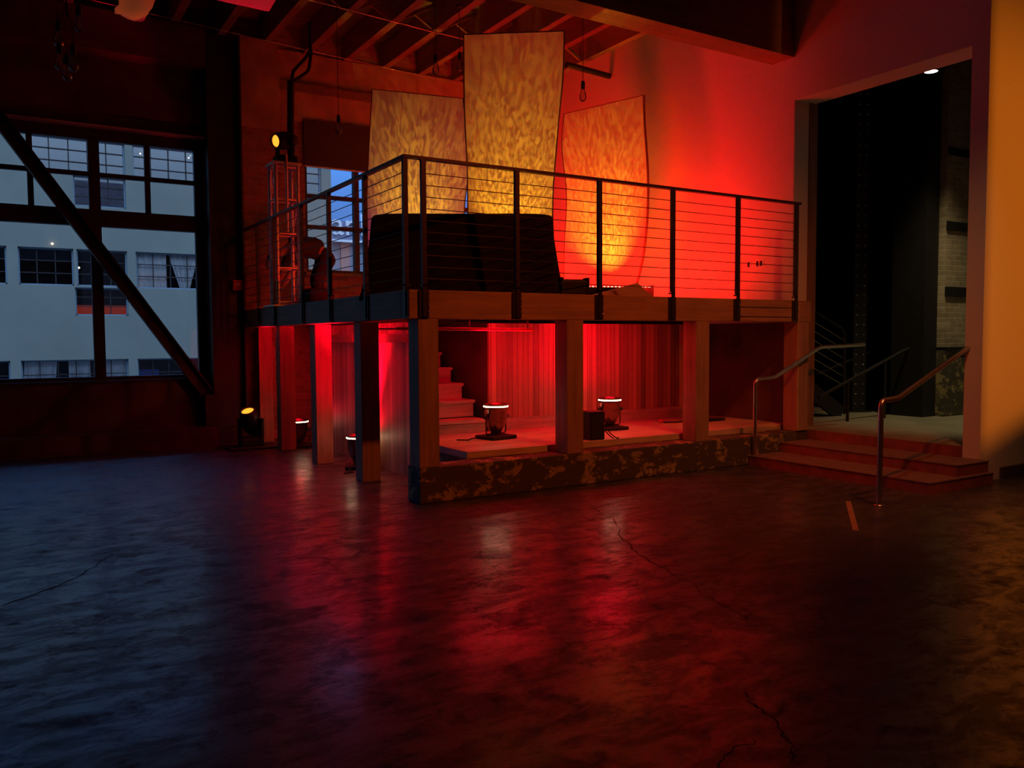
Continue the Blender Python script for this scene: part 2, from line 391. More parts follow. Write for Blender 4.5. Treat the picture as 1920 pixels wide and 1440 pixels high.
# dark steel stair coming down towards the opening
st = empty('steel_stair', P(1580, 779, z=LAND), 'dark steel stair with wire rail seen through the tall opening', 'stairs')
b0 = P(1578, 779, z=LAND); yb = b0.y; o0 = Vector((b0.x, yb, LAND))
def L(u, v): p = P(u, v, y=yb) - o0; return Vector((p.x, 0, p.z))
m = MB(); m.bar(L(1576, 776), L(1440, 668), .05, .22); m.build('stringer', 'black', st)
m = MB(); m.bar(L(1576, 776)+Vector((0, .9, 0)), L(1440, 668)+Vector((0, .9, 0)), .05, .22); m.build('stringer', 'black', st)
m = MB(); m.tube(round_path([L(1440, 528), L(1583, 619), L(1583, 776)], .08), .022, 8); m.build('stair_rail', 'black', st)
for k in range(6):
    f = .15+.13*k
    a0, a1 = L(1440, 528), L(1583, 619); dz = Vector((0, 0, -f*1.0))
    MB().tube([a0+dz, a1+dz], .005, 6).build('rail_wire', 'steel', st)
for k in range(6):
    f = (k+.6)/6; p = L(1576, 776).lerp(L(1440, 668), f)
    m = MB(); m.box(p.x-.13, p.x+.13, 0, .9, p.z+.02, p.z+.06); m.build('tread', 'black', st)
st.location = o0
rl = empty('ramp_handrail', (0, 0, 0), 'black pipe handrail climbing to the right towards the brick pier', 'handrail')
def L2(u, v, y=1.0): return P(u, v, y=y)
y2 = .35
mm = MB(); mm.tube(round_path([L2(1535, 745, y2), L2(1699, 655, y2), L2(1768, 646, y2), L2(1765, 672, y2)], .08), .024, 8); mm.build('top_rail', 'black', rl)
for u, v, in ((1590, 716), (1660, 677)):
    p = L2(u, v, y2); MB().tube([p, (p.x, p.y, LAND)], .02, 8).build('post', 'black', rl)
mm = MB(); mm.tube([L2(1530, 703, y2+.9), L2(1722, 622, y2+.9)], .024, 8); mm.build('upper_rail', 'black', rl)
# downlight in the header
dl = empty('recessed_downlight', (7.1, -.75, 5.6), 'small bright white downlight just under the head of the tall opening', 'light')
pl = P(1746, 134, x=6.1)
dl.location = pl
MB().lathe([(.0, 0), (.07, 0), (.07, .03), (.0, .03)], 20).build('lens', 'white_led', dl)
MB().lathe([(.072, -.004), (.09, -.004), (.09, .05), (.072, .05)], 20).build('trim_ring', 'black', dl)
MB().box(pl.x-.12, pl.x+.12, pl.y-.5, pl.y+1.2, pl.z+.05, pl.z+.15).build('lighting_track', 'black')
tag(bpy.data.objects['lighting_track'], 'black track carrying the white downlight behind the opening head', 'track')
MB().tube([(pl.x, pl.y+.4, pl.z+.15), (pl.x, pl.y+.4, 5.6)], .015, 8).build('hanger_rod', 'black', bpy.data.objects['lighting_track'])

# ================================================================== CURB, STEPS, HANDRAILS
mb = MB().box(.105, 4.95, 0, .27, 0, .33).box(4.95, XW-.001, .02, .27, 0, .345).box(.72, XW-.001, .27, 2.3, 0, .33)
mb.build('stem_wall', 'peel', bevel=.012)
tag(bpy.data.objects['stem_wall'], 'low concrete curb with peeling yellow paint under the front posts', 'curb')
cs = empty('concrete_steps', (4.33, -1.1, 0), 'two low dark red steps leading up to the tall opening', 'steps')
for nm, x0, z0, z1, yl in (('step', 4.33, 0, .117, -2.24), ('step', 4.86, .117, .233, -2.19)):
    mb = MB().box(x0-4.33, XW-4.331, yl+1.1, -.02+1.1, z0, z1-.012)
    s_ = mb.build(nm, 'stepface', cs)
    MB().box(x0-4.335, XW-4.331, yl+1.095, -.015+1.1, z1-.012, z1).build('tread_surface', 'step', s_)
MB().box(XW-.012-4.33, XW-4.331, -1.915+1.1, .02+1.1, .233, LAND-.002).build('riser', 'stepface', cs)

def handrail(base, pts, label, flange=True):
    r = empty('handrail', base, label, 'handrail')
    b = Vector(base); pp = [Vector((0, 0, 0))] + [Vector(p)-b for p in pts]
    MB().tube(round_path(pp, .07, 6), .024, 14).build('rail_tube', 'steel', r)
    MB().lathe([(0, .0), (.05, .0), (.05, .008), (.026, .014)], 16).build('floor_flange', 'steel', r)
    return r
handrail((4.39, -.051, 0), [(4.39, -.051, 1.005), (4.72, -.051, 1.02), (5.53, -.051, 1.37), (6.4, -.051, 1.395)], 'slim bent steel handrail beside the curb, left of the steps')
bpy.data.objects['handrail']
handrail((3.505, -2.272, 0), [(3.52, -2.265, .93), (3.80, -2.24, .94), P(1816, 651, x=5.43), P(1816, 651, x=5.43)+Vector((.4, .09, .0))], 'bent steel handrail at the near end of the steps, closest to camera')
# thin tape on the floor and cracks in the slab
a = P(1590, 940, z=0); b = P(1605, 995, z=0)
MB().bar((a.x, a.y, .0012), (b.x, b.y, .0012), .045, .0015).build('floor_tape', 'tape'); tag(bpy.data.objects['floor_tape'], 'short strip of tan tape stuck to the floor left of the near handrail', 'tape')
fl = bpy.data.objects['floor']
def crack(pix, w=.006):
    pts = []
    pw = [P(u, v, z=0) for u, v in pix]
    for i in range(len(pw)-1):
        for j in range(6):
            p = pw[i].lerp(pw[i+1], j/6); pts.append(Vector((p.x+random.uniform(-.018, .018), p.y+random.uniform(-.018, .018), .0012)))
    vs = []; fs = []
    for i, p in enumerate(pts):
        d = (pts[min(i+1, len(pts)-1)]-pts[max(i-1, 0)]).normalized(); n = Vector((-d.y, d.x, 0)); ww = w*random.uniform(.4, 1.2)
        vs += [p-n*ww, p+n*ww]
        if i: k = 2*i; fs.append((k-2, k-1, k+1, k))
    MB().add(vs, fs).build('crack', 'crack', fl)
crack([(1107, 952), (1152, 972), (1160, 1000), (1192, 1035), (1235, 1062), (1300, 1095), (1320, 1115), (1390, 1150), (1405, 1163)])
crack([(1398, 1297), (1415, 1325), (1450, 1345), (1468, 1375), (1485, 1410), (1495, 1440)], .004)
crack([(1340, 1440), (1380, 1405), (1430, 1380)], .003)
crack([(0, 1137), (120, 1095), (200, 1048), (225, 1030)], .006)
crack([(0, 1070), (130, 1050), (225, 1030), (350, 1010)], .005)

# ================================================================== PLATFORM
pf = empty('timber_platform', (0, 0, 0), 'raised timber platform on square wooden posts lit red from below', 'platform')
MB().box(.03, XW-.002, .03, 5.95, DECK-.045, DECK).build('deck', 'deckwood', pf)
MB().box(.0, XW-.001, 0, .13, 1.68, DECK-.001).build('edge_beam', 'beamX', pf, bevel=.006)
MB().box(.0, .13, .131, 5.96, 1.68, DECK-.001).build('edge_beam', 'beamY', pf, bevel=.006)
for k in range(8):
    x = .82+k*.62
    MB().box(x-.022, x+.022, .131, 5.9, 1.74, DECK-.046).build('deck_joist', 'deckwood', pf)
MB().box(4.15, 5.05, -.012, -.002, 1.74, 1.78).box(4.15, 5.05, -.012, -.002, 1.85, 1.89).build('batten', 'beamX', pf)
fx = [(.105, .308), (1.735, 1.941), (3.497, 3.701), (5.18, 5.385)]
for x0, x1 in fx: MB().box(x0, x1, .0, .21, .33 if x0 < 5 else .345, 1.679).build('post', 'postZ', pf, bevel=.006)
for y0, y1 in ((1.40, 1.60), (2.87, 3.07), (4.36, 4.56), (5.43, 5.63)):
    MB().box(.105, .308, y0, y1, 0, 1.679).build('post', 'postZ', pf, bevel=.006)
# plank walls beneath
MB().box(1.85, XW-.001, 1.75, 1.79, .33, 1.68).build('wall_plank_front', 'plankX', kind='structure')
MB().box(1.85, XW-.001, 1.71, 1.749, .40, .545).build('baseboard_plank_front', 'deckwood', kind='structure')
MB().box(.66, .70, .95, 4.25, 0, 1.68).build('wall_plank_side', 'plankY', kind='structure')
MB().box(XW-.02, XW-.001, .26, 1.75, .33, 1.68).build('wall_under_right', 'darkwall', kind='structure')
MB().box(.60, .659, .95, 4.25, 1.46, 1.56).build('trim_plank_side', 'beamY', kind='structure')
MB().box(.701, 5.4, 4.2, 4.25, .0, 1.68).build('wall_under_platform', 'plankX', kind='structure')
MB().box(1.85, 1.89, 1.791, 4.2, .33, 1.68).build('wall_stair_side', 'darkwall', kind='structure')
# plywood floor panel on the slab
MB().box(.74, XW-.02, .215+.06, 1.709, .331, .40).build('plywood_floor', 'deckwood', bevel=.004)
tag(bpy.data.objects['plywood_floor'], 'thick plywood floor panels lying on the slab under the platform', 'floor panel')
ws = empty('wooden_stair', (1.2, 1.72, .33), 'wooden stair climbing into the dark behind the corner post', 'stairs')
for k in range(6):
    z = .553 + .19*k if k == 0 else .765+.187*(k-1); y = 1.68+.29*k
    s_ = MB().box(-.49, .55, y-1.72, y-1.72+.33, z-.20-.33, z-.035-.33).build('step', 'deckwood', ws)
    MB().box(-.49, .56, y-1.72-.03, y-1.72+.31, z-.035-.33, z-.33).build('tread_board', 'deckwood', s_)
# sprinkler pipe beneath the deck
sp = empty('sprinkler_pipe', (0, 0, 0), 'thin sprinkler pipe running under the deck behind the front posts', 'pipe')
MB().tube([(.33, .95, 1.605), (1.95, .95, 1.595)], .017, 10).tube([(.33, .95, 1.605), (.33, 1.6, 1.61)], .017, 10).build('pipe', 'redplastic', sp)
for x in (.62, 1.15, 1.88):
    MB().tube([(x, .95, 1.58), (x, .95, 1.69)], .009, 8).build('hanger', 'steel', sp)

# ------------------------------------------------------------------ railing
rg = empty('cable_railing', (0, 0, DECK), 'dark steel railing with horizontal cables around the platform edge', 'railing')
TR = 3.115
def RB(m, name, mat='railmetal', parent=rg):
    o = m.build(name, mat, parent); o.location = (0, 0, -DECK); return o
m = MB(); m.bar((-.03, 0, TR-.014), (5.19, 0, TR-.014), .055, .028); RB(m, 'top_rail')
m = MB(); m.bar((0, .02, TR-.014), (0, 5.95, TR-.014), .055, .028); RB(m, 'top_rail')
fposts = [.166, 1.147, 2.138, 3.133, 4.127, 5.12]; lposts = [0.0, .943, 1.991, 2.96, 4.15, 4.93, 5.85]
def rail_post(p, side):
    m = MB(); w, d = (.044, .014)
    if side == 'f': m.box(p-w/2, p+w/2, -.028, -.028+d, 1.70, TR-.028)
    else: m.box(-.028, -.028+d, p-w/2, p+w/2, 1.70, TR-.028)
    m.box(*((p-w/2, p+w/2, -.028, .03) if side == 'f' else (-.028, .03, p-w/2, p+w/2)), DECK+.03, DECK+.045)
    m.box(*((p-w/2, p+w/2, -.014, .012, DECK+.05, TR-.028) if side == 'f' else (-.014, .012, p-w/2, p+w/2, DECK+.05, TR-.028)))
    o = m.build('rail_post', 'railmetal', rg); o.location = (0, 0, -DECK)
    b = MB()
    if side == 'f': b.box(p-.055, p+.045, -.016, -.001, 1.69, 1.935)
    else: b.box(-.016, -.001, p-.055, p+.045, 1.69, 1.935)
    br = b.build('bracket', 'railmetal', o)
    if side == 'f':
        for z in (1.745, 1.80, 1.87):
            MB().lathe([(.012, 0), (.012, .009), (.003, .013)], 8, at_mat((p+.033, -.016, z), (0, -1, 0))).build('bolt', 'chrome', o)
    return o
for p in fposts: rail_post(p, 'f')
for p in lposts: rail_post(p, 'l')
for k in range(10):
    z = DECK+.10+k*.1035
    RB(MB().tube([(.166, 0, z), (5.12, 0, z)], .0042, 6), 'cable')
    RB(MB().tube([(0, 0, z), (0, 5.9, z)], .0042, 6), 'cable')

# ================================================================== WINDOWS
w1 = empty('window_1', (-1.8, 6.0, .95), kind='structure')
def W1(m, n, mat='darksteel'):
    o = m.build(n, mat, w1); o.location = (1.8, -6.0, -.95); return o
fy0, fy1 = 6.02, 6.12
W1(MB().box(-5.1, -.45, fy0, fy1, 4.25, 4.40).box(-5.1, -.45, fy0, fy1, .95, 1.0).box(-.61, -.45, fy0, fy1, 1.0, 4.25).box(-5.1, -5.0, fy0, fy1, 1.0, 4.25), 'frame')
W1(MB().box(-5.0, -.61, fy0-.03, fy1, 3.075, 3.30), 'transom')
W1(MB().box(-1.99, -1.85, fy0-.02, fy1, 1.0, 4.25), 'mullion')
W1(MB().box(-3.55, -3.41, fy0-.02, fy1, 1.0, 4.25), 'mullion')
for x in (-2.68, -1.24, -4.2): W1(MB().box(x-.035, x+.035, fy0+.01, fy1-.02, 3.30, 4.25), 'glazing_bar')
for a, b in ((-5.0, -3.55), (-3.41, -1.99), (-1.85, -.61)): W1(MB().box(a, b, fy0+.012, fy1-.022, 3.755, 3.815), 'glazing_bar')
for a, b, c_, d in ((-5, -3.55, 1, 3.075), (-3.41, -1.99, 1, 3.075), (-1.85, -.61, 1, 3.075), (-5, -3.55, 3.3, 4.25), (-3.41, -1.99, 3.3, 4.25), (-1.85, -.61, 3.3, 4.25)):
    W1(MB().box(a, b, 6.07, 6.076, c_, d), 'pane', 'glass')
MB().box(-5.2, -.5, 5.90, 6.13, .90, .95).build('trim_sill', 'darksteel', kind='structure')
MB().box(-5.3, -.43, 5.88, 5.999, 4.40, 4.43).build('trim_window_head', 'alu', kind='structure')
MB().box(-5.3, -.49, 5.93, 5.999, 4.60, 5.35).build('trim_upper_panel', 'darkwall', kind='structure')
MB().box(-9, -.5, 5.6, 5.999, 5.35, 5.884).build('trim_header_beam', 'darkwall', kind='structure')
# window column and diagonal brace
sc = empty('steel_frame_column', (-.25, 5.8, 0), 'dark riveted steel column between the big window and the brick', 'column')
MB().box(-.24, .24, -.02, .02, 0, 5.88).box(-.24, -.21, -.16, .16, 0, 5.88).box(.21, .24, -.16, .16, 0, 5.88).build('shaft', 'darksteel', sc)
MB().box(-.33, .33, -.19, .19, 0, .22).build('base', 'darksteel', sc)
a = P(4, 232, y=5.78); b = P(398, 752, y=5.78)
m = MB(); m.bar(a, b, .03, .17, up=(0, -1, 0)); m.bar(a+Vector((0, -.05, 0)), b+Vector((0, -.05, 0)), .11, .02, up=(0, -1, 0))
m = MB(); d = (b-a).normalized(); n = Vector((-d.z, 0, d.x))
m.bar(a - d*.4, b, .17, .03, up=(0, 1, 0)); m.bar(a-d*.4+n*.08+Vector((0, -.05, 0)), b+n*.08+Vector((0, -.05, 0)), .02, .13, up=(0, 1, 0)); m.bar(a-d*.4-n*.08+Vector((0, -.05, 0)), b-n*.08+Vector((0, -.05, 0)), .02, .13, up=(0, 1, 0))
m.build('diagonal_brace', 'darksteel'); tag(bpy.data.objects['diagonal_brace'], 'long diagonal dark steel brace crossing in front of the big window', 'brace')
m = MB(); m.box(-.62, -.44, 5.60, 5.82, .26, .72); m.build('gusset', 'darksteel', bpy.data.objects['diagonal_brace'])

w2 = empty('window_2', (2.8, 6.0, 2.55), kind='structure')
def W2(m, n, mat='darksteel'):
    o = m.build(n, mat, w2); o.location = (-2.8, -6.0, -2.55); return o
W2(MB().box(1.02, 4.6, 6.02, 6.12, 4.78, 4.85).box(1.02, 4.6, 6.02, 6.12, 2.55, 2.60).box(1.02, 1.06, 6.02, 6.12, 2.6, 4.78).box(4.55, 4.6, 6.02, 6.12, 2.6, 4.78), 'frame')
for x in (1.87, 2.72, 3.62): W2(MB().box(x-.04, x+.04, 6.01, 6.12, 2.6, 4.78), 'mullion')
for z in (3.75, 3.27): W2(MB().box(1.06, 4.55, 6.03, 6.11, z-.03, z+.03), 'glazing_bar')
W2(MB().box(2.03, 2.06, 6.03, 6.11, 2.6, 4.2), 'glazing_bar')
W2(MB().box(1.06, 4.55, 6.07, 6.076, 2.6, 4.78), 'pane', 'glass')
MB().box(.98, 4.62, 5.90, 6.03, 2.50, 2.55).build('trim_sill_brick', 'joist', kind='structure')
bl = empty('roller_blind', (2.8, 5.95, 4.85), 'dark roller blind lowered over the top of the window behind the platform', 'blind')
MB().box(-1.80, 1.78, -.01, .0, -.655, 0).build('blind_fabric', 'blind', bl)
MB().box(-1.80, 1.78, -.025, .012, -.675, -.655).build('bottom_bar', 'alu', bl)
MB().box(-1.80, 1.78, -.03, .03, -.02, .05).build('roller', 'blind', bl)

# fire alarm strobe
fa = empty('fire_alarm', P(431, 534, y=5.68), 'small red fire alarm strobe on the dark column beside the brick', 'alarm')
fa.location = (-.115, 5.71, 2.30)
MB().box(-.065, .065, -.045, .06, -.075, .075).build('housing', 'redplastic', fa, bevel=.008)
MB().box(-.03, .03, -.06, -.045, -.02, .03).build('strobe_lens', 'plate', fa, bevel=.005)
# switch plates on the red wall
for y, w, lab in ((.82, .145, 'wide double switch plate, nearest the tall opening on the red wall'), (1.0, .075, 'narrow single switch plate in the middle of three on the red wall'), (1.17, .075, 'narrow switch plate behind a railing post, farthest from the tall opening')):
    s_ = empty('switch_plate', (XW, y, 2.46), lab, 'switch', 'switch plates on the red wall')
    MB().box(-.008, 0, -w/2, w/2, -.06, .06).build('plate', 'plate', s_, bevel=.003)
    for k in ((-.03, .03) if w > .1 else (0,)):
        MB().box(-.016, -.008, k-.016, k+.016, -.034, .034).build('rocker', 'rubber', s_, bevel=.002)

# ================================================================== SAILS
def interp(tab, z):
    tab = sorted(tab, key=lambda q: q[1])
    if z <= tab[0][1]: return tab[0][0]
    for (s0, z0), (s1, z1) in zip(tab, tab[1:]):
        if z <= z1:
            t = (z-z0)/(z1-z0); return s0+(s1-s0)*t
    return tab[-1][0]
def smooth(tab, z):
    return sum(interp(tab, z+o)*w for o, w in ((-.25, .1), (-.15, .2), (0, .4), (.15, .2), (.25, .1)))
M['pole'] = simple('tan_bent_pole', (.16, .10, .05), .6, 0, .1, 20, 0)
def sail(A, B, left, right, zt, label, bow=.14, zb=DECK+.02, rp_=.008):
    A = Vector((*A, 0)); B = Vector((*B, 0)); n = Vector(((B-A).y, -(B-A).x, 0)).normalized()   # towards the camera side
    base = (A+B)/2; base.z = DECK
    r = empty('fabric_sail', base, label, 'sail', 'curved fabric sails on the platform')
    NX, NZ = 18, 44; vs = []; eL = []; eR = []; tp = []
    for j in range(NZ+1):
        t = j/NZ
        sl0 = smooth(left, zb+(zt[0]-zb)*t); sr0 = smooth(right, zb+(zt[1]-zb)*t)
        for i in range(NX+1):
            q = i/NX; z = zb + ((zt[0]*(1-q)+zt[1]*q)-zb)*t
            s = sl0+(sr0-sl0)*q
            dep = bow*math.sin(math.pi*(t*1.6-.2)) + .05*math.sin(math.pi*q)*math.sin(math.pi*t)
            p = A+(B-A)*s - n*dep*-1; p.z = z; vs.append(p-base)
            if i == 0: eL.append(p-base)
            if i == NX: eR.append(p-base)
            if j == NZ: tp.append(p-base)
    fs = [(j*(NX+1)+i, j*(NX+1)+i+1, (j+1)*(NX+1)+i+1, (j+1)*(NX+1)+i) for j in range(NZ) for i in range(NX)]
    f = MB().add(vs, fs, True).build('fabric', 'fabric', r)
    MB().tube(eL, .008, 8).build('edge_pole', 'pole', r); MB().tube(eR, rp_, 8).build('edge_pole', 'pole', r)
    MB().tube(tp, .007, 8).build('top_pole', 'pole', r)
    m = MB(); m.box(min(eL[0].x, eR[0].x)-.05, max(eL[0].x, eR[0].x)+.05, -.25, .25, 0, .02); 
    MB().bar((eL[0].x, eL[0].y, .012), (eR[0].x, eR[0].y, .012), .45, .022).build('foot_plate', 'railmetal', r)
    return r
sail((1.549, 1.776), (2.483, 1.087), [(.0, 5.0), (.005, 4.29), (.018, 3.867), (.037, 3.562), (.041, 3.38), (.038, 2.95), (.03, 2.0)],
     [(1.0, 5.0), (.988, 4.436), (.956, 4.138), (.918, 3.6), (.891, 3.297), (.88, 2.934), (.89, 2.0)], (5.0, 5.0), 'tallest central fabric sail glowing amber, directly behind the black draped table', .05)
sail((1.446, 4.22), (2.755, 4.0), [(0, 4.98), (-.065, 4.045), (-.105, 3.239), (-.09, 2.0)], [(1.0, 5.03), (1.075, 4.211), (1.052, 3.896), (.995, 3.578), (.985, 3.383), (.95, 2.0)], (4.99, 5.0), 'amber lit fabric sail in front of the roller blind, left of the central one', .05)
sail((4.40, 3.8), (4.85, 2.5), [(-.02, 4.96), (-.065, 4.637), (-.022, 4.246), (.051, 3.827), (.065, 3.419), (.035, 3.096), (-.03, 2.0)],
     [(.991, 4.98), (1.011, 4.576), (1.063, 4.114), (1.095, 3.731), (1.097, 3.278), (1.066, 2.902), (1.022, 2.601), (.946, 2.299), (.85, 2.0)], (4.96, 4.98), 'fabric sail nearest the red wall, its right edge bulging outwards', .06, rp_=.017)
# low white cover at the foot of the right sail
f0 = Vector((3.75, 1.15, DECK)); fc = empty('sail_foot_cover', f0, 'low tent-shaped pale cover at the foot of the sail by the red wall', 'cover')
pk = P(1195, 530, y=1.25)-f0; q1 = P(1120, 541, y=1.1)-f0; q2 = P(1223, 552, y=1.0)-f0
MB().add([(q1.x, 0, 0), (q2.x, -.15, 0), (q2.x, .3, 0), (q1.x, .3, 0), (pk.x, pk.y, pk.z), (q1.x, 0, .05), (q2.x, -.15, .07), (q2.x, .3, .07), (q1.x, .3, .05)],
         [(3, 2, 1, 0), (0, 1, 6, 5), (1, 2, 7, 6), (2, 3, 8, 7), (3, 0, 5, 8), (5, 6, 4), (6, 7, 4), (7, 8, 4), (8, 5, 4)]).build('cover_cloth', 'tan', fc)

# ------------------------------------------------------------------ stage lights on the platform
def led_bar(a, b, h, label, aim, power, col=(1, .007, .004), n=18, size_y=.05, spread=170):
    a = Vector(a); b = Vector(b); c_ = (a+b)/2; r = empty('led_bar', (c_.x, c_.y, a.z), label, 'stage light', 'red led bars on the platform')
    o = Vector((c_.x, c_.y, a.z)); a2 = a-o; b2 = b-o; d = (b2-a2).normalized(); L_ = (b2-a2).length
    rot = math.atan2(d.y, d.x); mt = Matrix.Rotation(rot, 4, 'Z')
    MB().box(-L_/2, L_/2, -.05, .05, .06 if power else .0, h, mt).build('housing', 'black', r, bevel=.01)
    for s in (-1, 1):
        MB().box(s*L_/2-.012, s*L_/2+.012, -.06, .06, 0, h+.03, mt).build('end_plate', 'black', r, bevel=.004)
    le = MB()
    for k in range(n): le.lathe([(.014, 0), (.012, .012), (.0, .016)], 8, mt @ Matrix.Translation((-L_/2+L_*(k+.5)/n, 0, h)))
    le.build('led_lenses', 'led' if power else 'rubber', r, kind='stuff')
    if power:
        lp = lamp('AREA', 'led_wash', (c_.x, c_.y, a.z+h+.03), aim, col, power, shape='RECTANGLE', size=L_*.9, size_y=size_y, spread=math.radians(spread))
    return r
e0 = P(1094, 543, y=1.85); e1 = P(1221, 538, y=1.55)
led_bar((e0.x, e0.y, DECK), (e1.x, e1.y, DECK), e1.z-DECK-.01, 'red led bar behind the pale foot cover, below the sail by the red wall', (5.42, 2.7, 3.0), 66, spread=140)
led_bar((2.95, 4.3, DECK), (3.8, 3.9, DECK), .16, 'red led bar on the deck between the left and right sails', (5.2, 4.5, 4.4), 105)
led_bar((1.74, .12, DECK), (2.02, .06, DECK), .14, 'short dark led bar poking out beside the black draped table', (1.8, 2.5, 5.0), 0)
led_bar((.62, 3.35, DECK), (1.15, 3.15, DECK), .07, 'small low red led bar on the deck facing the truss and brick', (.35, 5.4, 3.3), 9)
def effect(loc, aim, label, power, cone=95, seed=0):
    loc = Vector(loc); r = empty('effect_light', (loc.x, loc.y, DECK), label, 'stage light', 'amber effect lights behind the sails')
    MB().box(-.11, .11, -.10, .10, 0, .14).build('housing', 'black', r, bevel=.012)
    MB().lathe([(.045, .0), (.045, .03), (.038, .03)], 16, Matrix.Translation((0, 0, .14))).build('lens_ring', 'black', r)
    MB().lathe([(.0, .155), (.04, .155)], 16).build('lens', 'amberlens', r)
    o = lamp('SPOT', 'effect_lamp', (loc.x, loc.y, DECK+.20), aim, (1, .47, .022), power, spot_size=math.radians(cone), spot_blend=1, shadow_soft_size=.003)
    d = o.data; d.use_nodes = True; nt = d.node_tree; em = nt.nodes['Emission']
    tc = nt.nodes.new('ShaderNodeTexCoord'); mp = nt.nodes.new('ShaderNodeMapping'); mp.inputs['Location'].default_value = (seed, seed*.7, 0)
    nt.links.new(tc.outputs['Normal'], mp.inputs[0])
    no = nt.nodes.new('ShaderNodeTexNoise'); no.inputs['Scale'].default_value = 52; no.inputs['Detail'].default_value = 3; no.inputs['Distortion'].default_value = .8
    nt.links.new(mp.outputs[0], no.inputs['Vector'])
    rp = nt.nodes.new('ShaderNodeMapRange'); rp.inputs['From Min'].default_value = .40; rp.inputs['From Max'].default_value = .66
    rp.inputs['To Min'].default_value = .45; rp.inputs['To Max'].default_value = 2.4
    nt.links.new(no.outputs['Fac'], rp.inputs[0]); nt.links.new(rp.outputs[0], em.inputs['Strength'])
    return r
effect((2.30, 1.95, 0), (2.02, 1.44, 3.15), 'black effect projector on the deck behind the central sail', 125, 64, 1)
effect((2.12, 4.66, 0), (2.05, 4.11, 3.15), 'black effect projector on the deck behind the left sail', 190, 64, 4)
effect((5.22, 3.0, 0), (4.60, 3.14, 3.45), 'black effect projector between the red wall and the right sail', 165, 74, 9)

# ================================================================== DRAPED TABLE
def tablecloth():
    Lp = Vector((.10, 1.04, 0)); Rp = Vector((1.68, .16, 0)); d = (Rp-Lp).normalized(); n = Vector((-d.y, d.x, 0)); D_ = .76
    if n.y < 0: n = -n
    cs_ = [Lp, Rp, Rp+n*D_, Lp+n*D_]; cen = sum(cs_, Vector())/4
    ring = []
    for i in range(4):
        a, b = cs_[i], cs_[(i+1) % 4]; k = 34 if i % 2 == 0 else 14
        for j in range(k): ring.append(a.lerp(b, j/k))
    N = len(ring); levels = [(2.755, -.07), (2.752, -.03), (2.73, -.004), (2.68, .004), (2.5, .02), (2.25, .055), (2.05, .085), (1.97, .11), (1.925, .13)]
    vs = []; 
    for li, (z, off) in enumerate(levels):
        for i, p in enumerate(ring):
            o = (p-cen).normalized(); fold = (.018*math.sin(i*1.05)+.012*math.sin(i*2.3+1))*max(0, (2.68-z)/.7)
            q = p + o*(off+fold*1.3); zz = z
            crn = min((p-c__).length for c__ in cs_)
            if li <= 2: zz -= .02*math.exp(-crn*12)
            if li >= 7: zz = max(zz, DECK+.004) if crn > .28 or min(q.x, q.y) > .03 else zz-.02*(li-6)
            if zz > DECK-.002 or li < 7:
                q.x = max(q.x, .035 if zz < 2.0 else -.01) if crn > .28 else q.x
            vs.append(Vector((q.x, q.y, zz))-Vector((cen.x, cen.y, DECK)))
    fs = [(l*N+i, l*N+(i+1) % N, (l+1)*N+(i+1) % N, (l+1)*N+i) for l in range(len(levels)-1) for i in range(N)]
    m = MB().add(vs, fs, True); m.add([vs[i] for i in range(N)], [tuple(range(N))])
    o = m.build('tablecloth', 'cloth', None); o.location = (cen.x, cen.y, DECK)
    return tag(o, 'black floor-length cloth draped over a long table in the platform corner', 'tablecloth')
tablecloth()

# ================================================================== TRUSS + FIXTURE
tx, ty = .195, 4.32; H = 1.86
tr = empty('box_truss', (tx, ty, DECK), 'upright aluminium box truss tower standing on the platform by the brick', 'truss')
hw = .145; cors = [(-hw, -hw), (hw, -hw), (hw, hw), (-hw, hw)]
for x, y in cors: MB().tube([(x, y, .02), (x, y, H)], .025, 10).build('main_tube', 'alu', tr)
for k in range(4):
    (x0, y0), (x1, y1) = cors[k], cors[(k+1) % 4]
    for j, z in enumerate((.06, .51, .96, 1.41, H-.03)): MB().tube([(x0, y0, z), (x1, y1, z)], .013, 8).build('rung', 'alu', tr)
    for j, (z0, z1) in enumerate(((.06, .51), (.51, .96), (.96, 1.41), (1.41, H-.03))):
        if k % 2: MB().tube([(x0, y0, z0), (x1, y1, z1)] if j % 2 else [(x1, y1, z0), (x0, y0, z1)], .009, 8).build('diagonal_tube', 'alu', tr)
MB().box(-.24, .24, -.24, .24, 0, .02).build('base_plate', 'alu', tr)
MB().box(-.19, .19, -.19, .19, H, H+.03).build('top_plate', 'alu', tr)
MB().tube([(-.02, -.2, .98), (-.02, -.2, 1.98)], .018, 8).build('clamp_pipe', 'alu', tr)
# moving head on the truss
def moving_head(loc, aimdir, label, glow='amberlens', scale=1.0, rz=0, up=1):
    r = empty('moving_head_light', loc, label, 'stage light')
    s = scale; a = Vector(aimdir).normalized(); hc = Vector((0, 0, .36*s*up))
    MB().box(-.16*s, .16*s, -.13*s, .13*s, 0 if up > 0 else -.12*s, .12*s if up > 0 else 0).build('base', 'black', r, bevel=.015)
    for q in (-1, 1):
        m = MB(); pr_ = Vector((-a.y, a.x, 0)).normalized()*q*.17*s
        m.bar(pr_+Vector((0, 0, .12*s*up)), pr_+Vector((0, 0, .40*s*up)), .05*s, .10*s); m.build('yoke_arm', 'black', r, bevel=.01)
    mt = at_mat(hc, a)
    MB().lathe([(.0, -.22*s), (.08*s, -.21*s), (.125*s, -.12*s), (.14*s, .02*s), (.125*s, .14*s), (.105*s, .20*s), (.095*s, .20*s), (.09*s, .17*s)], 22, mt).build('lamp_head', 'black', r)
    MB().lathe([(.0, .185*s), (.055*s, .183*s), (.088*s, .17*s)], 20, mt).build('lens', glow, r)
    return r
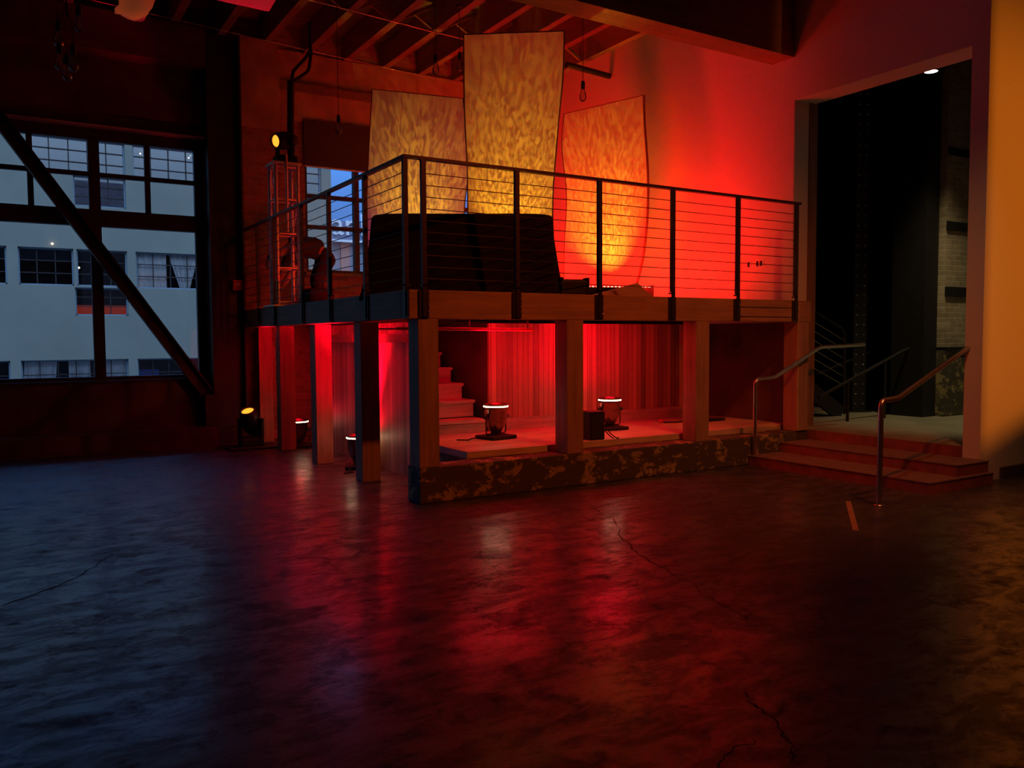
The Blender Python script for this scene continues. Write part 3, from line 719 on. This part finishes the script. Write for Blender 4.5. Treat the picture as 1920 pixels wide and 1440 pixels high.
mh = moving_head((tx+.02, ty-.02, DECK+H+.03), (-.92, -.42, -.22), 'black moving head light on top of the truss with glowing amber lens', scale=.86)
mh2 = moving_head((-.16, 4.93, 0.03), (-.35, -.45, .95), 'black moving head light on the floor beside the leftmost platform post', scale=.95)
MB().box(-.50, .20, 4.62, 5.15, 0, .028).build('floor_mat', 'rubber'); tag(bpy.data.objects['floor_mat'], 'flat black rubber mat under the moving head light on the floor', 'mat')
# hanging pipe with forked arms above the truss
hp = empty('forked_drop_pipe', (.33, 4.3, 5.88), 'black forked pipe dropping from the joists to the truss top', 'pipe')
hb = Vector((.33, 4.3, 5.88)); Q = lambda u, v: P(u, v, y=4.3)-hb
MB().tube([Q(545, 295), Q(545, 152)], .045, 10).build('drop_pipe', 'black', hp)
MB().tube(round_path([Q(547, 158), Q(549, 134), Q(574, 108), Q(583, 92)], .05), .022, 8).build('fork_arm', 'black', hp)
MB().tube(round_path([Q(552, 152), Q(579, 133), Q(584, 95)], .05), .022, 8).build('fork_arm', 'black', hp)
MB().tube([Q(582, 98), Q(581, 42)], .022, 8).build('upper_pipe', 'black', hp)
MB().tube([Q(545, 160), Q(538, 225)], .006, 6).build('safety_cable', 'steel', hp)

# black flight case / bag at foot of truss
MB().box(.0, .36, -.16, .16, 0, .22).build('equipment_bag', 'cloth', bevel=.05)
b_ = bpy.data.objects['equipment_bag']; b_.location = (.28, 3.78, DECK+.001); tag(b_, 'dark soft equipment bag on the deck in front of the truss', 'bag')

# ================================================================== PERSON
def skin_chain(name, verts, edges, radii, mat, parent, root=0, sub=2):
    me = bpy.data.meshes.new(name); me.from_pydata(verts, edges, []); me.update()
    o = bpy.data.objects.new(name, me); C.objects.link(o); o.parent = parent
    o.modifiers.new('skin', 'SKIN'); sv = me.skin_vertices[0].data
    for i, r in enumerate(radii): sv[i].radius = (r if isinstance(r, tuple) else (r, r)); sv[i].use_root = (i == root)
    s = o.modifiers.new('sub', 'SUBSURF'); s.levels = sub; s.render_levels = sub
    me.materials.append(M[mat])
    o.modifiers['skin'].use_smooth_shade = True
    return o
PB = Vector((.80, 4.85, DECK))
pe = empty('person', PB, 'person in dark clothes bending forward at the waist beside the truss', 'person')
def V(x, y, z): return (x-.80, y, z-DECK)
hipz = 2.70
bv = [V(.93, 0, 2.72),               # 0 pelvis
      V(.76, 0, 2.80), V(.58, 0, 2.83), V(.44, 0, 2.80), V(.34, 0, 2.74), V(.24, 0, 2.66),   # spine, chest, neck base, neck, head
      V(.93, -.10, 2.67), V(.76, -.13, 2.36), V(.84, -.13, 2.06), V(.85, -.13, 1.99), V(.70, -.14, 1.965),
      V(.95, .10, 2.67), V(.80, .13, 2.35), V(.90, .14, 2.06), V(.91, .14, 1.99), V(.76, .15, 1.965),
      V(.46, -.17, 2.76), V(.42, -.22, 2.50), V(.30, -.16, 2.30), V(.255, -.15, 2.23),
      V(.46, .17, 2.76), V(.40, .22, 2.50), V(.28, .14, 2.31), V(.235, .13, 2.24)]
be = [(0,1),(1,2),(2,3),(3,4),(4,5),(0,6),(6,7),(7,8),(8,9),(9,10),(0,11),(11,12),(12,13),(13,14),(14,15),(3,16),(16,17),(17,18),(18,19),(3,20),(20,21),(21,22),(22,23)]
br = [(.11,.13),(.10,.12),(.10,.13),(.08,.11),.055,.065,.105,.07,.047,.042,.035,.105,.07,.047,.042,.035,.07,.048,.036,.026,.07,.048,.036,.026]
body = skin_chain('body', bv, be, br, 'skin', pe)
# head with a face, turned down to the left
hd = at_mat(Vector(V(.17, 0, 2.60)), (.55, 0, .83))
m = MB(); prof = [(.002, -.125), (.045, -.115), (.062, -.08), (.074, -.03), (.080, .03), (.076, .075), (.055, .112), (.002, .128)]
m.lathe(prof, 24, hd @ Matrix.Diagonal((1.18, .95, 1, 1)))
for s in (-1, 1): m.lathe([(.003, -.012), (.02, -.006), (.022, .004), (.01, .012)], 10, hd @ Matrix.Translation((0, s*.076, -.01)) @ Matrix.Rotation(math.pi/2, 4, 'X'))
m.lathe([(.004, .03), (.012, .0), (.018, -.03), (.004, -.04)], 10, hd @ Matrix.Translation((-.093, 0, -.01)))
m.build('head', 'skin', pe)
m = MB()
for s in (-1, 1): m.lathe([(.003, -.010), (.011, 0), (.003, .010)], 10, hd @ Matrix.Translation((-.084, s*.03, .012)))
m.build('eyes', 'hair', pe)
m = MB(); m.lathe([(.086, -.02), (.090, .03), (.084, .085), (.06, .125), (.002, .14)], 24, hd @ Matrix.Translation((.012, 0, 0)) @ Matrix.Diagonal((1.16, .98, 1, 1))); m.build('hair', 'hair', pe)
def hand(w, dirv, side, parent):
    w = Vector(w); d = Vector(dirv).normalized(); sdv = d.cross(Vector((0, side, 0))).normalized(); yv = Vector((0, 1, 0))
    vs = [w, w+d*.05, w+d*.09]; ed = [(0, 1), (1, 2)]; rd = [.024, (.018, .034), (.015, .034)]
    for k, ln in enumerate((.065, .075, .07, .055)):
        off = yv*(k-1.5)*.019*side; a = w+d*.095+off; b = a+d*ln*.5+sdv*.012; c__ = b+d*ln*.5+sdv*.028
        n0 = len(vs); vs += [a, b, c__]; ed += [(2, n0), (n0, n0+1), (n0+1, n0+2)]; rd += [.0085, .008, .0065]
    n0 = len(vs); t0 = w+d*.03+yv*-.035*side; vs += [t0, t0+d*.035-yv*.018*side, t0+d*.065-yv*.016*side]; ed += [(1, n0), (n0, n0+1), (n0+1, n0+2)]; rd += [.011, .0095, .0075]
    return skin_chain('hand', [tuple(v) for v in vs], ed, rd, 'skin', parent, 0, 1)
hand(V(.255, -.15, 2.23), (-.35, 0, -1), 1, pe); hand(V(.235, .13, 2.24), (-.35, 0, -1), -1, pe)
# clothes
tv = [V(.78, 0, 2.79), V(.90, 0, 2.745), V(.955, -.105, 2.64), V(.76, -.13, 2.36), V(.84, -.13, 2.08), V(.855, -.13, 1.985), V(.965, .105, 2.64), V(.80, .13, 2.35), V(.90, .14, 2.08), V(.91, .14, 1.985)]
skin_chain('trousers', tv, [(0,1),(1,2),(2,3),(3,4),(4,5),(1,6),(6,7),(7,8),(8,9)], [(.13,.15), (.145,.165), .125, .088, .066, .066, .125, .088, .066, .066], 'trousers', pe, 1)
svv = [V(.90, 0, 2.75), V(.76, 0, 2.805), V(.60, 0, 2.83), V(.49, 0, 2.82), V(.40, 0, 2.775), V(.47, -.15, 2.76), V(.43, -.21, 2.60), V(.415, -.22, 2.50), V(.47, .15, 2.76), V(.42, .21, 2.60), V(.395, .22, 2.50)]
skin_chain('shirt', svv, [(0,1),(1,2),(2,3),(3,4),(3,5),(5,6),(6,7),(3,8),(8,9),(9,10)], [(.155,.17), (.148,.165), (.148,.17), (.12,.13), (.06,.06), .08, .066, .064, .08, .066, .064], 'shirt', pe, 2)
for s in (0, 1):
    a = Vector(bv[9+5*s]); 
    m = MB(); f = Matrix.Translation((a.x-.05, a.y, 0))
    prof = [(-.17, .028, .0), (-.13, .045, .045), (-.05, .046, .065), (.03, .045, .10), (.08, .04, .10), (.095, .03, .05)]
    vs = []
    for x, w, h in prof:
        for q in range(10):
            t = math.pi*q/9; vs.append(f @ Vector((x, -w*math.cos(t), max(.03, h)*math.sin(t)+.002)))
    fs = [(i*10+j, i*10+j+1, (i+1)*10+j+1, (i+1)*10+j) for i in range(len(prof)-1) for j in range(9)] + [(i*10+9, i*10, (i+1)*10, (i+1)*10+9) for i in range(len(prof)-1)]
    fs += [tuple(range(10)), tuple(range(50, 60))[::-1]]
    m.add(vs, fs, True); m.build('shoe', 'rubber', pe)

# ================================================================== PAR LIGHTS
par_pos = [((1.53, 1.06, .40), 'red uplight on the plywood floor in front of the wooden stair'),
           ((3.12, 1.06, .40), 'red uplight on the plywood floor right of the middle front post'),
           ((.42, 4.62, 0), 'red uplight on the ground floor between the far left platform posts'),
           ((.43, 2.36, 0), 'red uplight mostly hidden behind the nearer left platform post')]
def make_par():
    r = empty('par_light', (0, 0, 0)); t = Matrix.Translation((0, 0, .16))
    MB().box(-.15, .15, -.13, .13, 0, .032).build('floor_base', 'rubber', r, bevel=.006)
    MB().lathe([(.0, -.10), (.045, -.10), (.05, -.085), (.085, -.03), (.108, .05), (.110, .155), (.116, .155), (.116, .17), (.103, .17), (.103, .10)], 28, Matrix.Translation((0, 0, .145))).build('can', 'can', r)
    MB().lathe([(.0, .0), (.10, .0)], 28, Matrix.Translation((0, 0, .285))).build('gel', 'gel', r)
    MB().lathe([(.1165, .288), (.1175, .2915), (.1165, .295)], 28).build('hot_rim', 'hot', r)
    y = MB(); y.tube(round_path([(-.125, 0, .20), (-.125, 0, .045), (.125, 0, .045), (.125, 0, .20)], .03), .007, 8); y.build('yoke', 'can', r)
    for s in (-1, 1): MB().lathe([(.0, 0), (.018, 0), (.018, .03), (.0, .03)], 12, at_mat((s*.118, 0, .20), (s, 0, 0))).build('knob', 'rubber', r)
    MB().tube([(-.02, .02, .05), (-.12, .06, .02), (-.22, .10, .008), (-.30, .05, .006), (-.36, .14, .006)], .006, 6).build('lamp_cord', 'rubber', r)
    MB().box(-.127, -.117, -.03, .0, .235, .265).build('clip', 'plate', r)
    return r
proto = make_par()
for i, (p, lab) in enumerate(par_pos):
    o = proto if i == 0 else copy_tree(proto); o.location = p; o.scale = (1.17, 1.17, 1.22); o.rotation_euler = (0, 0, (.2, -.1, 2.6, 1.2)[i])
    tag(o, lab, 'stage light', 'red par uplights under the platform')
RED = (1, .0015, .032)
for (p, lab), pw, aim in zip(par_pos, (60, 85, 80, 95), ((.3, .5, 1.0), (.05, .45, 1.0), (-.25, -.55, 1.0), (.25, .05, 1.0))):
    l = Vector(p)+Vector((0, 0, .40)); lamp('SPOT', 'par_lamp', l, l+Vector(aim), RED, pw*.24, spot_size=math.radians(150), spot_blend=.7, shadow_soft_size=.08)
    lamp('SPOT', 'par_beam', l, l+Vector((aim[0]*.15, aim[1]*.15, 1)), RED, pw*15, spot_size=math.radians(62), spot_blend=1, shadow_soft_size=.07)

# black speaker beside the middle post and the cable on the boards
bs = empty('floor_speaker', (2.36, .40, .401), 'small upright black speaker box right of the middle front post', 'speaker')
MB().box(-.10, .10, -.09, .09, 0, .31).build('cabinet', 'black', bs, bevel=.012)
MB().box(-.085, .085, -.095, -.088, .02, .29).build('grille', 'rubber', bs)
MB().tube([(.09, -.02, .14), (.15, -.05, .12), (.19, -.08, .05), (.24, -.12, .006), (.28, -.1, .006)], .007, 6).tube([(.09, -.02, .10), (.13, -.05, .09), (.17, -.09, .03), (.20, -.12, .006)], .007, 6).build('signal_cord', 'rubber', bs)
cb = MB().tube([(4.15, 1.25, .408), (4.3, 1.18, .408), (4.5, 1.2, .408), (4.75, 1.1, .408)], .012, 8).box(4.72, 5.02, 1.02, 1.12, .401, .435).build('power_cable', 'rubber')
tag(cb, 'black power cable with plug lying on the boards behind the right front post', 'cable')
MB().lathe([(.0, 0), (.022, 0), (.022, .06), (.0, .06)], 12, at_mat((4.09, 1.27, .425), (1, -.3, 0))).build('plug', 'redplastic', cb)

# ================================================================== CEILING FITTINGS
def wire(a, b, r, name, label, mat='steel'):
    MB().tube([a, (a+b)/2+Vector((0, 0, -.015)), b], r, 6).build(name, mat); o = [x for x in C.objects if x.name.startswith(name)][-1]; tag(o, label, 'cable'); return o
a, b = P(120, -12, z=5.8), P(880, 162, z=5.8); wire(a, b, .006, 'tension_wire', 'thin bright wire strung below the joists, lower of the two')
a, b = P(560, -6, z=5.8), P(1000, 105, z=5.8); wire(a, b, .010, 'support_rod', 'thicker rod strung below the joists above the left sail')
def bulb_into(r, top, z, rr=1.0):      # Edison bulb hanging from top, bulb centre at z (local)
    t = Matrix.Translation((top[0], top[1], z))
    MB().tube([(top[0], top[1], top[2]), (top[0], top[1], z+.12*rr)], .004, 6).build('cord', 'rubber', r)
    MB().lathe([(.0, .13*rr), (.016*rr, .13*rr), (.020*rr, .10*rr), (.020*rr, .06*rr), (.0, .06*rr)], 14, t).build('socket', 'rubber', r)
    b_ = MB().lathe([(.014*rr, .06*rr), (.022*rr, .03*rr), (.034*rr, -.01*rr), (.032*rr, -.04*rr), (.018*rr, -.06*rr), (.001, -.066*rr)], 16, t).build('bulb', 'bulbglass', r)
    MB().tube([(top[0]-.008, top[1], z+.05*rr), (top[0]-.006, top[1], z-.03*rr), (top[0]+.006, top[1], z-.03*rr), (top[0]+.008, top[1], z+.05*rr)], .0015, 5).build('filament', 'steel', b_)
for (u, v, dep), lab in (((635, 240, 10.5), 'clear pendant bulb hanging in front of the roller blind'), ((817, 128, 10), 'clear pendant bulb hanging above the left sail'),
                         ((1093, 178, 10), 'clear pendant bulb hanging between the central and right sails'), ((862, 122, 10.9), 'clear pendant bulb half hidden by the upper left of the central sail')):
    p = PD(u, v, dep); r = empty('pendant_bulb', (p.x, p.y, ZC), lab, 'pendant light', 'pendant bulbs over the platform'); bulb_into(r, (0, 0, .0), p.z-ZC, 1.25)
    MB().lathe([(.0, 0), (.04, 0), (.04, .02), (.0, .02)], 12, Matrix.Translation((0, 0, -.02))).build('canopy', 'rubber', r)
cc = PD(126, 60, 7.0); r = empty('cluster_pendant', (cc.x, cc.y, ZC), 'cluster of dim bare bulbs hanging in the dark upper left', 'pendant light')
MB().tube([(0, 0, 0), (0, 0, 4.25-ZC)], .008, 6).build('stem', 'rubber', r)
for (u, v, q) in ((148, 44, 0), (110, 73, .1), (112, 116, .0), (138, 118, -.1), (126, 136, .1)):
    p = PD(u, v, 7.0+q); bulb_into(r, (p.x-cc.x, p.y-cc.y, p.z-ZC+.28), p.z-ZC, 1.15)
    MB().tube([(0, 0, min(4.45-ZC+.3, p.z-ZC+.5)), (p.x-cc.x, p.y-cc.y, p.z-ZC+.28)], .004, 6).build('arm_cord', 'rubber', r)
# coloured panels hanging close under the joists at upper left
def hung(pix, z, label, name, crumple=0, dz=.03):
    ps = [P(u, v, z=z) for u, v in pix]; cen = sum(ps, Vector())/4; r = empty(name, (cen.x, cen.y, z), label, 'hanging fabric')
    N = 16; vs = []
    for j in range(N+1):
        for i in range(N+1):
            q, t = i/N, j/N; p = (ps[0]*(1-q)+ps[1]*q)*(1-t) + (ps[3]*(1-q)+ps[2]*q)*t
            p = p-Vector((cen.x, cen.y, z)); p.z += crumple*(.5*math.sin(7*q+3*t)+.5*math.sin(11*t-4*q)+.4*math.sin(19*q*t))
            if crumple and (i in (0, N) or j == 0): p.x += random.uniform(-.02, .02); p.y += random.uniform(-.02, .02)
            vs.append(p)
    fs = [(j*(N+1)+i, j*(N+1)+i+1, (j+1)*(N+1)+i+1, (j+1)*(N+1)+i) for j in range(N) for i in range(N)]
    f = MB().add(vs, fs, True).build('fabric', 'fabric', r); s = f.modifiers.new('solid', 'SOLIDIFY'); s.thickness = .006
    for k in (0, N, (N+1)*N, (N+1)*(N+1)-1):
        MB().tube([vs[k], (vs[k].x, vs[k].y, ZC-z)], .003, 5).build('hanging_cord', 'rubber', r)
    return r, cen
r1, c1 = hung([(214, 26), (272, 42), (345, -90), (275, -110)], 5.35, 'crumpled amber lit fabric piece hanging under the ceiling at upper left', 'hanging_fabric', .03)
r2, c2_ = hung([(395, -2), (504, 22), (548, -50), (440, -78)], 5.45, 'smooth crimson lit fabric panel hanging under the ceiling joists', 'hanging_fabric')

# ================================================================== OUTSIDE
MB().box(-30, 30, 6.35, 60, -1.2, -1.0).build('street', simple('asphalt', (.06, .06, .065), .8)); tag(bpy.data.objects['street'], kind='structure')
MB().box(-12, 8, 6.36, 6.6, 6.5, 7.4).build('wall_parapet_outside', 'brick', kind='structure')
FY = 17.0
def fz(u, v): p = P(u, v, y=FY); return p.x, p.z
bd = empty('pale_building', (-2, FY, -1), 'pale stucco building across the street behind the big window', 'building')
def BDo(m, n, mat, par=None):
    o = m.build(n, mat, par or bd); o.location = (2, -FY, 1) if par is None else (0, 0, 0); return o
ww = []     # x0, x1, z0, z1, kind
top = [(-4.9, -3.35), (-2.36, -.21), (-.02, 1.75), (3.5, 5.0)]
for x0, x1 in top[:3]: ww.append((x0, x1, 5.74, 6.62, 'top'))
ww.append((-1.42, -.21, 4.93, 5.70, 'top2')); ww.append((3.6, 5.04, 5.80, 6.62, 'top'))
for x0, x1, z0, k in ((-5.0, -2.92, 2.90, 'dark'), (-2.68, -1.47, 2.90, 'dark'), (-1.40, -.23, 2.90, 'dark'), (-.02, 1.70, 2.88, 'curtain')): ww.append((x0, x1, z0, 3.83, k))
ww.append((-1.46, -.23, 2.15, 2.86, 'lit'))
for x0, x1, k in ((-5, -2.93, 'dark'), (-2.70, -.27, 'curtain2'), (-.05, 1.9, 'blue')): ww.append((x0, x1, -.1, 1.02, k))
mb = MB(); wall_holes(mb, 'x', -14, 5.33, -1, 8.6, FY, FY+.35, [w[:4] for w in ww])
mb.box(5.0, 5.33, FY+.35, FY+9, -1, 8.6)
BDo(mb, 'facade', 'facade')
BDo(MB().box(-14, 5.0, FY+2.2, FY+2.4, -1, 8.6).box(-14, 5.0, FY+.35, FY+2.2, 4.1, 4.3), 'room_back', 'fardark')
M['glasstop'] = glass_mat('far_window_glass_upper', .42, (.8, .85, .9), .02); M['glassfar'] = glass_mat('far_window_glass', .05, (1, 1, 1), .02)
M['litroom'] = emit_mat('red_room_glow', (.9, .10, .06), .16)
M['roomceil'] = simple('pale_room_ceiling', (.6, .65, .7), .9, 0, .1, 2, 0)
M['spark'] = emit_mat('lamp_and_reflection_glow', (1, .78, .55), 5)
M['bluesheet'] = simple('blue_tarp', (.05, .08, .45), .6, 0, .2, 4, 0)
for (x0, x1, z0, z1, k) in ww:
    fr = MB(); w = .035
    fr.box(x0, x1, FY+.10, FY+.16, z0, z0+w).box(x0, x1, FY+.10, FY+.16, z1-w, z1).box(x0, x0+w, FY+.10, FY+.16, z0, z1).box(x1-w, x1, FY+.10, FY+.16, z0, z1)
    f = BDo(fr, 'window', 'farframe')
    n = max(2, round((x1-x0)/.42)); g = MB()
    for i in range(1, n): x = x0+(x1-x0)*i/n; g.box(x-.012, x+.012, FY+.11, FY+.14, z0, z1)
    for i in range(1, 3): z = z0+(z1-z0)*i/3; g.box(x0, x1, FY+.11, FY+.14, z-.012, z+.012)
    BDo(g, 'glazing_bars', 'darksteel', f)
    BDo(MB().box(x0, x1, FY+.145, FY+.15, z0, z1), 'pane', 'glasstop' if k.startswith('top') else 'glassfar', f)
    def drape(a, b, zt_, zb_, a2=None, b2=None):
        vs = []; N = 30
        for i in range(N+1):
            q = i/N; yy = FY+.24+.025*math.sin(q*(b-a)*40)
            vs += [(a+(b-a)*q, yy, zt_), ((a2 if a2 is not None else a)+((b2 if b2 is not None else b)-(a2 if a2 is not None else a))*q, yy, zb_)]
        BDo(MB().add(vs, [(2*i, 2*i+1, 2*i+3, 2*i+2) for i in range(N)], True), 'curtain', 'curtain', f)
    if k == 'curtain': drape(x0, x0+.78, z1, z0); drape(x0+.84, x0+1.62, z1, z0, x0+1.12, x0+1.36)
    if k == 'curtain2': drape(x0+.08, x0+.80, z1, z0, x0, x0+.7); drape(x0+1.05, x0+1.55, z1, z0); drape(x0+1.55+.15, x0+2.4, z1, z0)
    if k == 'top': BDo(MB().box(x0, x1, FY+.3, FY+2.2, z1-.02, z1+.05), 'room_ceiling', 'roomceil', f)
    if k == 'lit': BDo(MB().box(x0, x1, FY+.5, FY+.55, z0-.2, z0+.28), 'red_glow', 'litroom', f)
    if k == 'blue': BDo(MB().box(x0+.05, x0+.55, FY+.25, FY+.5, z0, z1-.3), 'blue_sheet', 'bluesheet', f)
sparks = MB()  # room lamps, plus an orange window reflection put in as a glowing dot
for u, v in ((263, 288), (354, 296), (357, 291), (148, 502), (98, 457)):
    p = P(u, v, y=FY+.6 if u != 98 else FY-.05); sparks.lathe([(.002, -.05), (.05, 0), (.002, .05)], 8, Matrix.Translation(p) @ Matrix.Scale(.6, 4))
BDo(sparks, 'lamp_and_reflection_dots', 'spark')
# low building with the white lettering
BY = 21.0
bk = empty('bank_building', (8, BY, -1), 'low building with white lettering on a grey fascia, seen past the person', 'building')
def BK(m, n, mat): o = m.build(n, mat, bk); o.location = (-8, -BY, 1); return o
p0 = P(612, 412, y=BY); p1 = P(660, 452, y=BY)
M['fascia'] = simple('grey_fascia', (.16, .22, .34), .7, 0, .1, 1, 0)
M['shopglass'] = simple('shopfront_panel', (.30, .30, .38), .4, 0, .15, .8, 0)
M['reflectrose'] = simple('painted_rose_reflection', (.60, .30, .26), .5, 0, .1, 1, 0)  # pink window reflection put into a surface colour
M['letters'] = simple('white_sign_letters', (.9, .92, .95), .5, 0, .02, 3, 0)
BK(MB().box(5.4, 13, BY, BY+.4, p1.z, p0.z), 'fascia', 'fascia')
BK(MB().box(5.4, 13, BY+.2, BY+4, -1, p1.z), 'shopfront', 'shopglass')
BK(MB().box(5.4, 13, BY-.1, BY+.1, p1.z-.06, p1.z+.02), 'ledge', 'letters')
q0 = P(640, 455, y=BY+.1); q1_ = P(652, 500, y=BY+.1)
BK(MB().box(q0.x, q1_.x+.1, BY+.15, BY+.2, -1, p1.z-.06), 'rose_reflection', 'reflectrose')  # stands in for the pink reflection column below the sign
cu = bpy.data.curves.new('sign_text', 'FONT'); cu.body = 'ank'; cu.size = 1.12; cu.extrude = .03
so = bpy.data.objects.new('sign_text', cu); C.objects.link(so); so.parent = bk; cu.materials.append(M['letters'])
tl = P(620, 439, y=BY); dg = bpy.context.evaluated_depsgraph_get(); me = bpy.data.meshes.new_from_object(so.evaluated_get(dg)); bpy.data.objects.remove(so)
so = bpy.data.objects.new('sign_lettering', me); C.objects.link(so); so.parent = bk; me.materials.clear(); me.materials.append(M['letters'])
so.location = (tl.x-8, -.03, tl.z+1); so.rotation_euler = (math.pi/2, 0, 0)

# ================================================================== LIGHT
w = bpy.data.worlds.new('dusk_sky'); S.world = w; w.use_nodes = True; nt = w.node_tree; bg = nt.nodes['Background']
tc = nt.nodes.new('ShaderNodeTexCoord'); sp_ = nt.nodes.new('ShaderNodeSeparateXYZ'); nt.links.new(tc.outputs['Generated'], sp_.inputs[0])
rp = nt.nodes.new('ShaderNodeValToRGB'); mr = nt.nodes.new('ShaderNodeMapRange'); mr.inputs['From Min'].default_value = -1; mr.inputs['From Max'].default_value = 1
nt.links.new(sp_.outputs[1], mr.inputs[0]); nt.links.new(mr.outputs[0], rp.inputs[0])
rp.color_ramp.elements[0].position = .15; rp.color_ramp.elements[0].color = (.18, .28, .44, 1)
rp.color_ramp.elements[1].position = .85; rp.color_ramp.elements[1].color = (.065, .22, .66, 1)
nt.links.new(rp.outputs[0], bg.inputs[0]); mz = nt.nodes.new('ShaderNodeMapRange'); mz.inputs['From Min'].default_value = .15; mz.inputs['From Max'].default_value = .75
mz.inputs['To Min'].default_value = 1.0; mz.inputs['To Max'].default_value = 7.0; nt.links.new(sp_.outputs[2], mz.inputs[0]); nt.links.new(mz.outputs[0], bg.inputs[1])
# truss head beam, faint amber
hl = mh.location + Vector((-.1, -.12, .26)); lamp('SPOT', 'truss_lamp', hl+Vector((-.05, -.06, -.02)), hl+Vector((-2.5, -3, -1.1)), (1, .4, .08), 25, spot_size=math.radians(40), spot_blend=.8, shadow_soft_size=.05)
# warm stage lamp behind the camera, on the orange wall
lamp('SPOT', 'amber_wall_lamp', (6.0, -8.0, 3.0), (5.9, -2.1, 2.5), (1, .22, .012), 700, spot_size=math.radians(60), spot_blend=.8, shadow_soft_size=.035)
sl = empty('stage_lamp', (6.0, -8.0, 0), 'unseen black stage lamp on a stand behind the camera, with added plates blocking its beam', 'stage light')
MB().tube([(0, 0, 0), (0, 0, 2.75)], .02, 8).build('stand', 'black', sl)
MB().box(-.3, .3, -.3, .3, 0, .03).build('stand_base', 'black', sl)
MB().lathe([(.12, -.35), (.14, -.3), (.14, -.05), (.12, -.05), (.0, -.3)], 20, at_mat((0, 0, 3.0), (0, 1, -.15))).build('lamp_can', 'black', sl)
MB().box(-.75, -.098, 1.0, 1.006, 2.0, 4.6).build('light_blocker', 'black', sl)  # added plate, keeps the amber beam off the platform
MB().add([(-.2, 1.01, 2.51), (-.056, 1.01, 2.554), (.046, 1.01, 2.585), (.5, 1.01, 2.72), (.5, 1.01, 1.7), (-.2, 1.01, 1.7), (-.2, 1.016, 2.51), (-.056, 1.016, 2.554), (.046, 1.016, 2.585), (.5, 1.016, 2.72), (.5, 1.016, 1.7), (-.2, 1.016, 1.7)],
         [(0, 1, 2, 3, 4, 5), (11, 10, 9, 8, 7, 6), (0, 6, 7, 1), (1, 7, 8, 2), (2, 8, 9, 3), (3, 9, 10, 4), (4, 10, 11, 5), (5, 11, 6, 0)]).build('light_blocker', 'black', sl)  # added plate, its sloped edge shapes the shadow low on the wall
MB().bar((-.10, .3, 3.1), (-.10, 1.0, 3.4), .01, .02).build('blocker_arm', 'black', sl)
# dim warm room lamps behind the camera
lamp('SPOT', 'room_lamp', (2.6, -4.4, 5.7), (2.6, -.2, 1.2), (1, .13, .018), 600, spot_size=math.radians(78), spot_blend=.8, shadow_soft_size=.1)
lamp('SPOT', 'steps_lamp', (3.6, -3.6, 5.7), (4.4, -1.6, 0), (1, .50, .22), 110, spot_size=math.radians(62), spot_blend=1, shadow_soft_size=.1)
# hanging fabric lamps
lamp('SPOT', 'amber_up_lamp', (-1.55, 4.9, 3.9), P(245, 12, z=5.35), (1, .28, .03), 34, spot_size=math.radians(24), spot_blend=.5)
lamp('SPOT', 'crimson_up_lamp', (-.3, 4.0, 4.1), P(458, -5, z=5.45), (1, .003, .035), 70, spot_size=math.radians(40), spot_blend=.5)
# back room downlight
lamp('SPOT', 'back_room_lamp', (pl.x+.9, pl.y+.0, 5.3), (8.3, -.6, .4), (1, .76, .38), 300, spot_size=math.radians(64), spot_blend=.9, shadow_soft_size=.08)
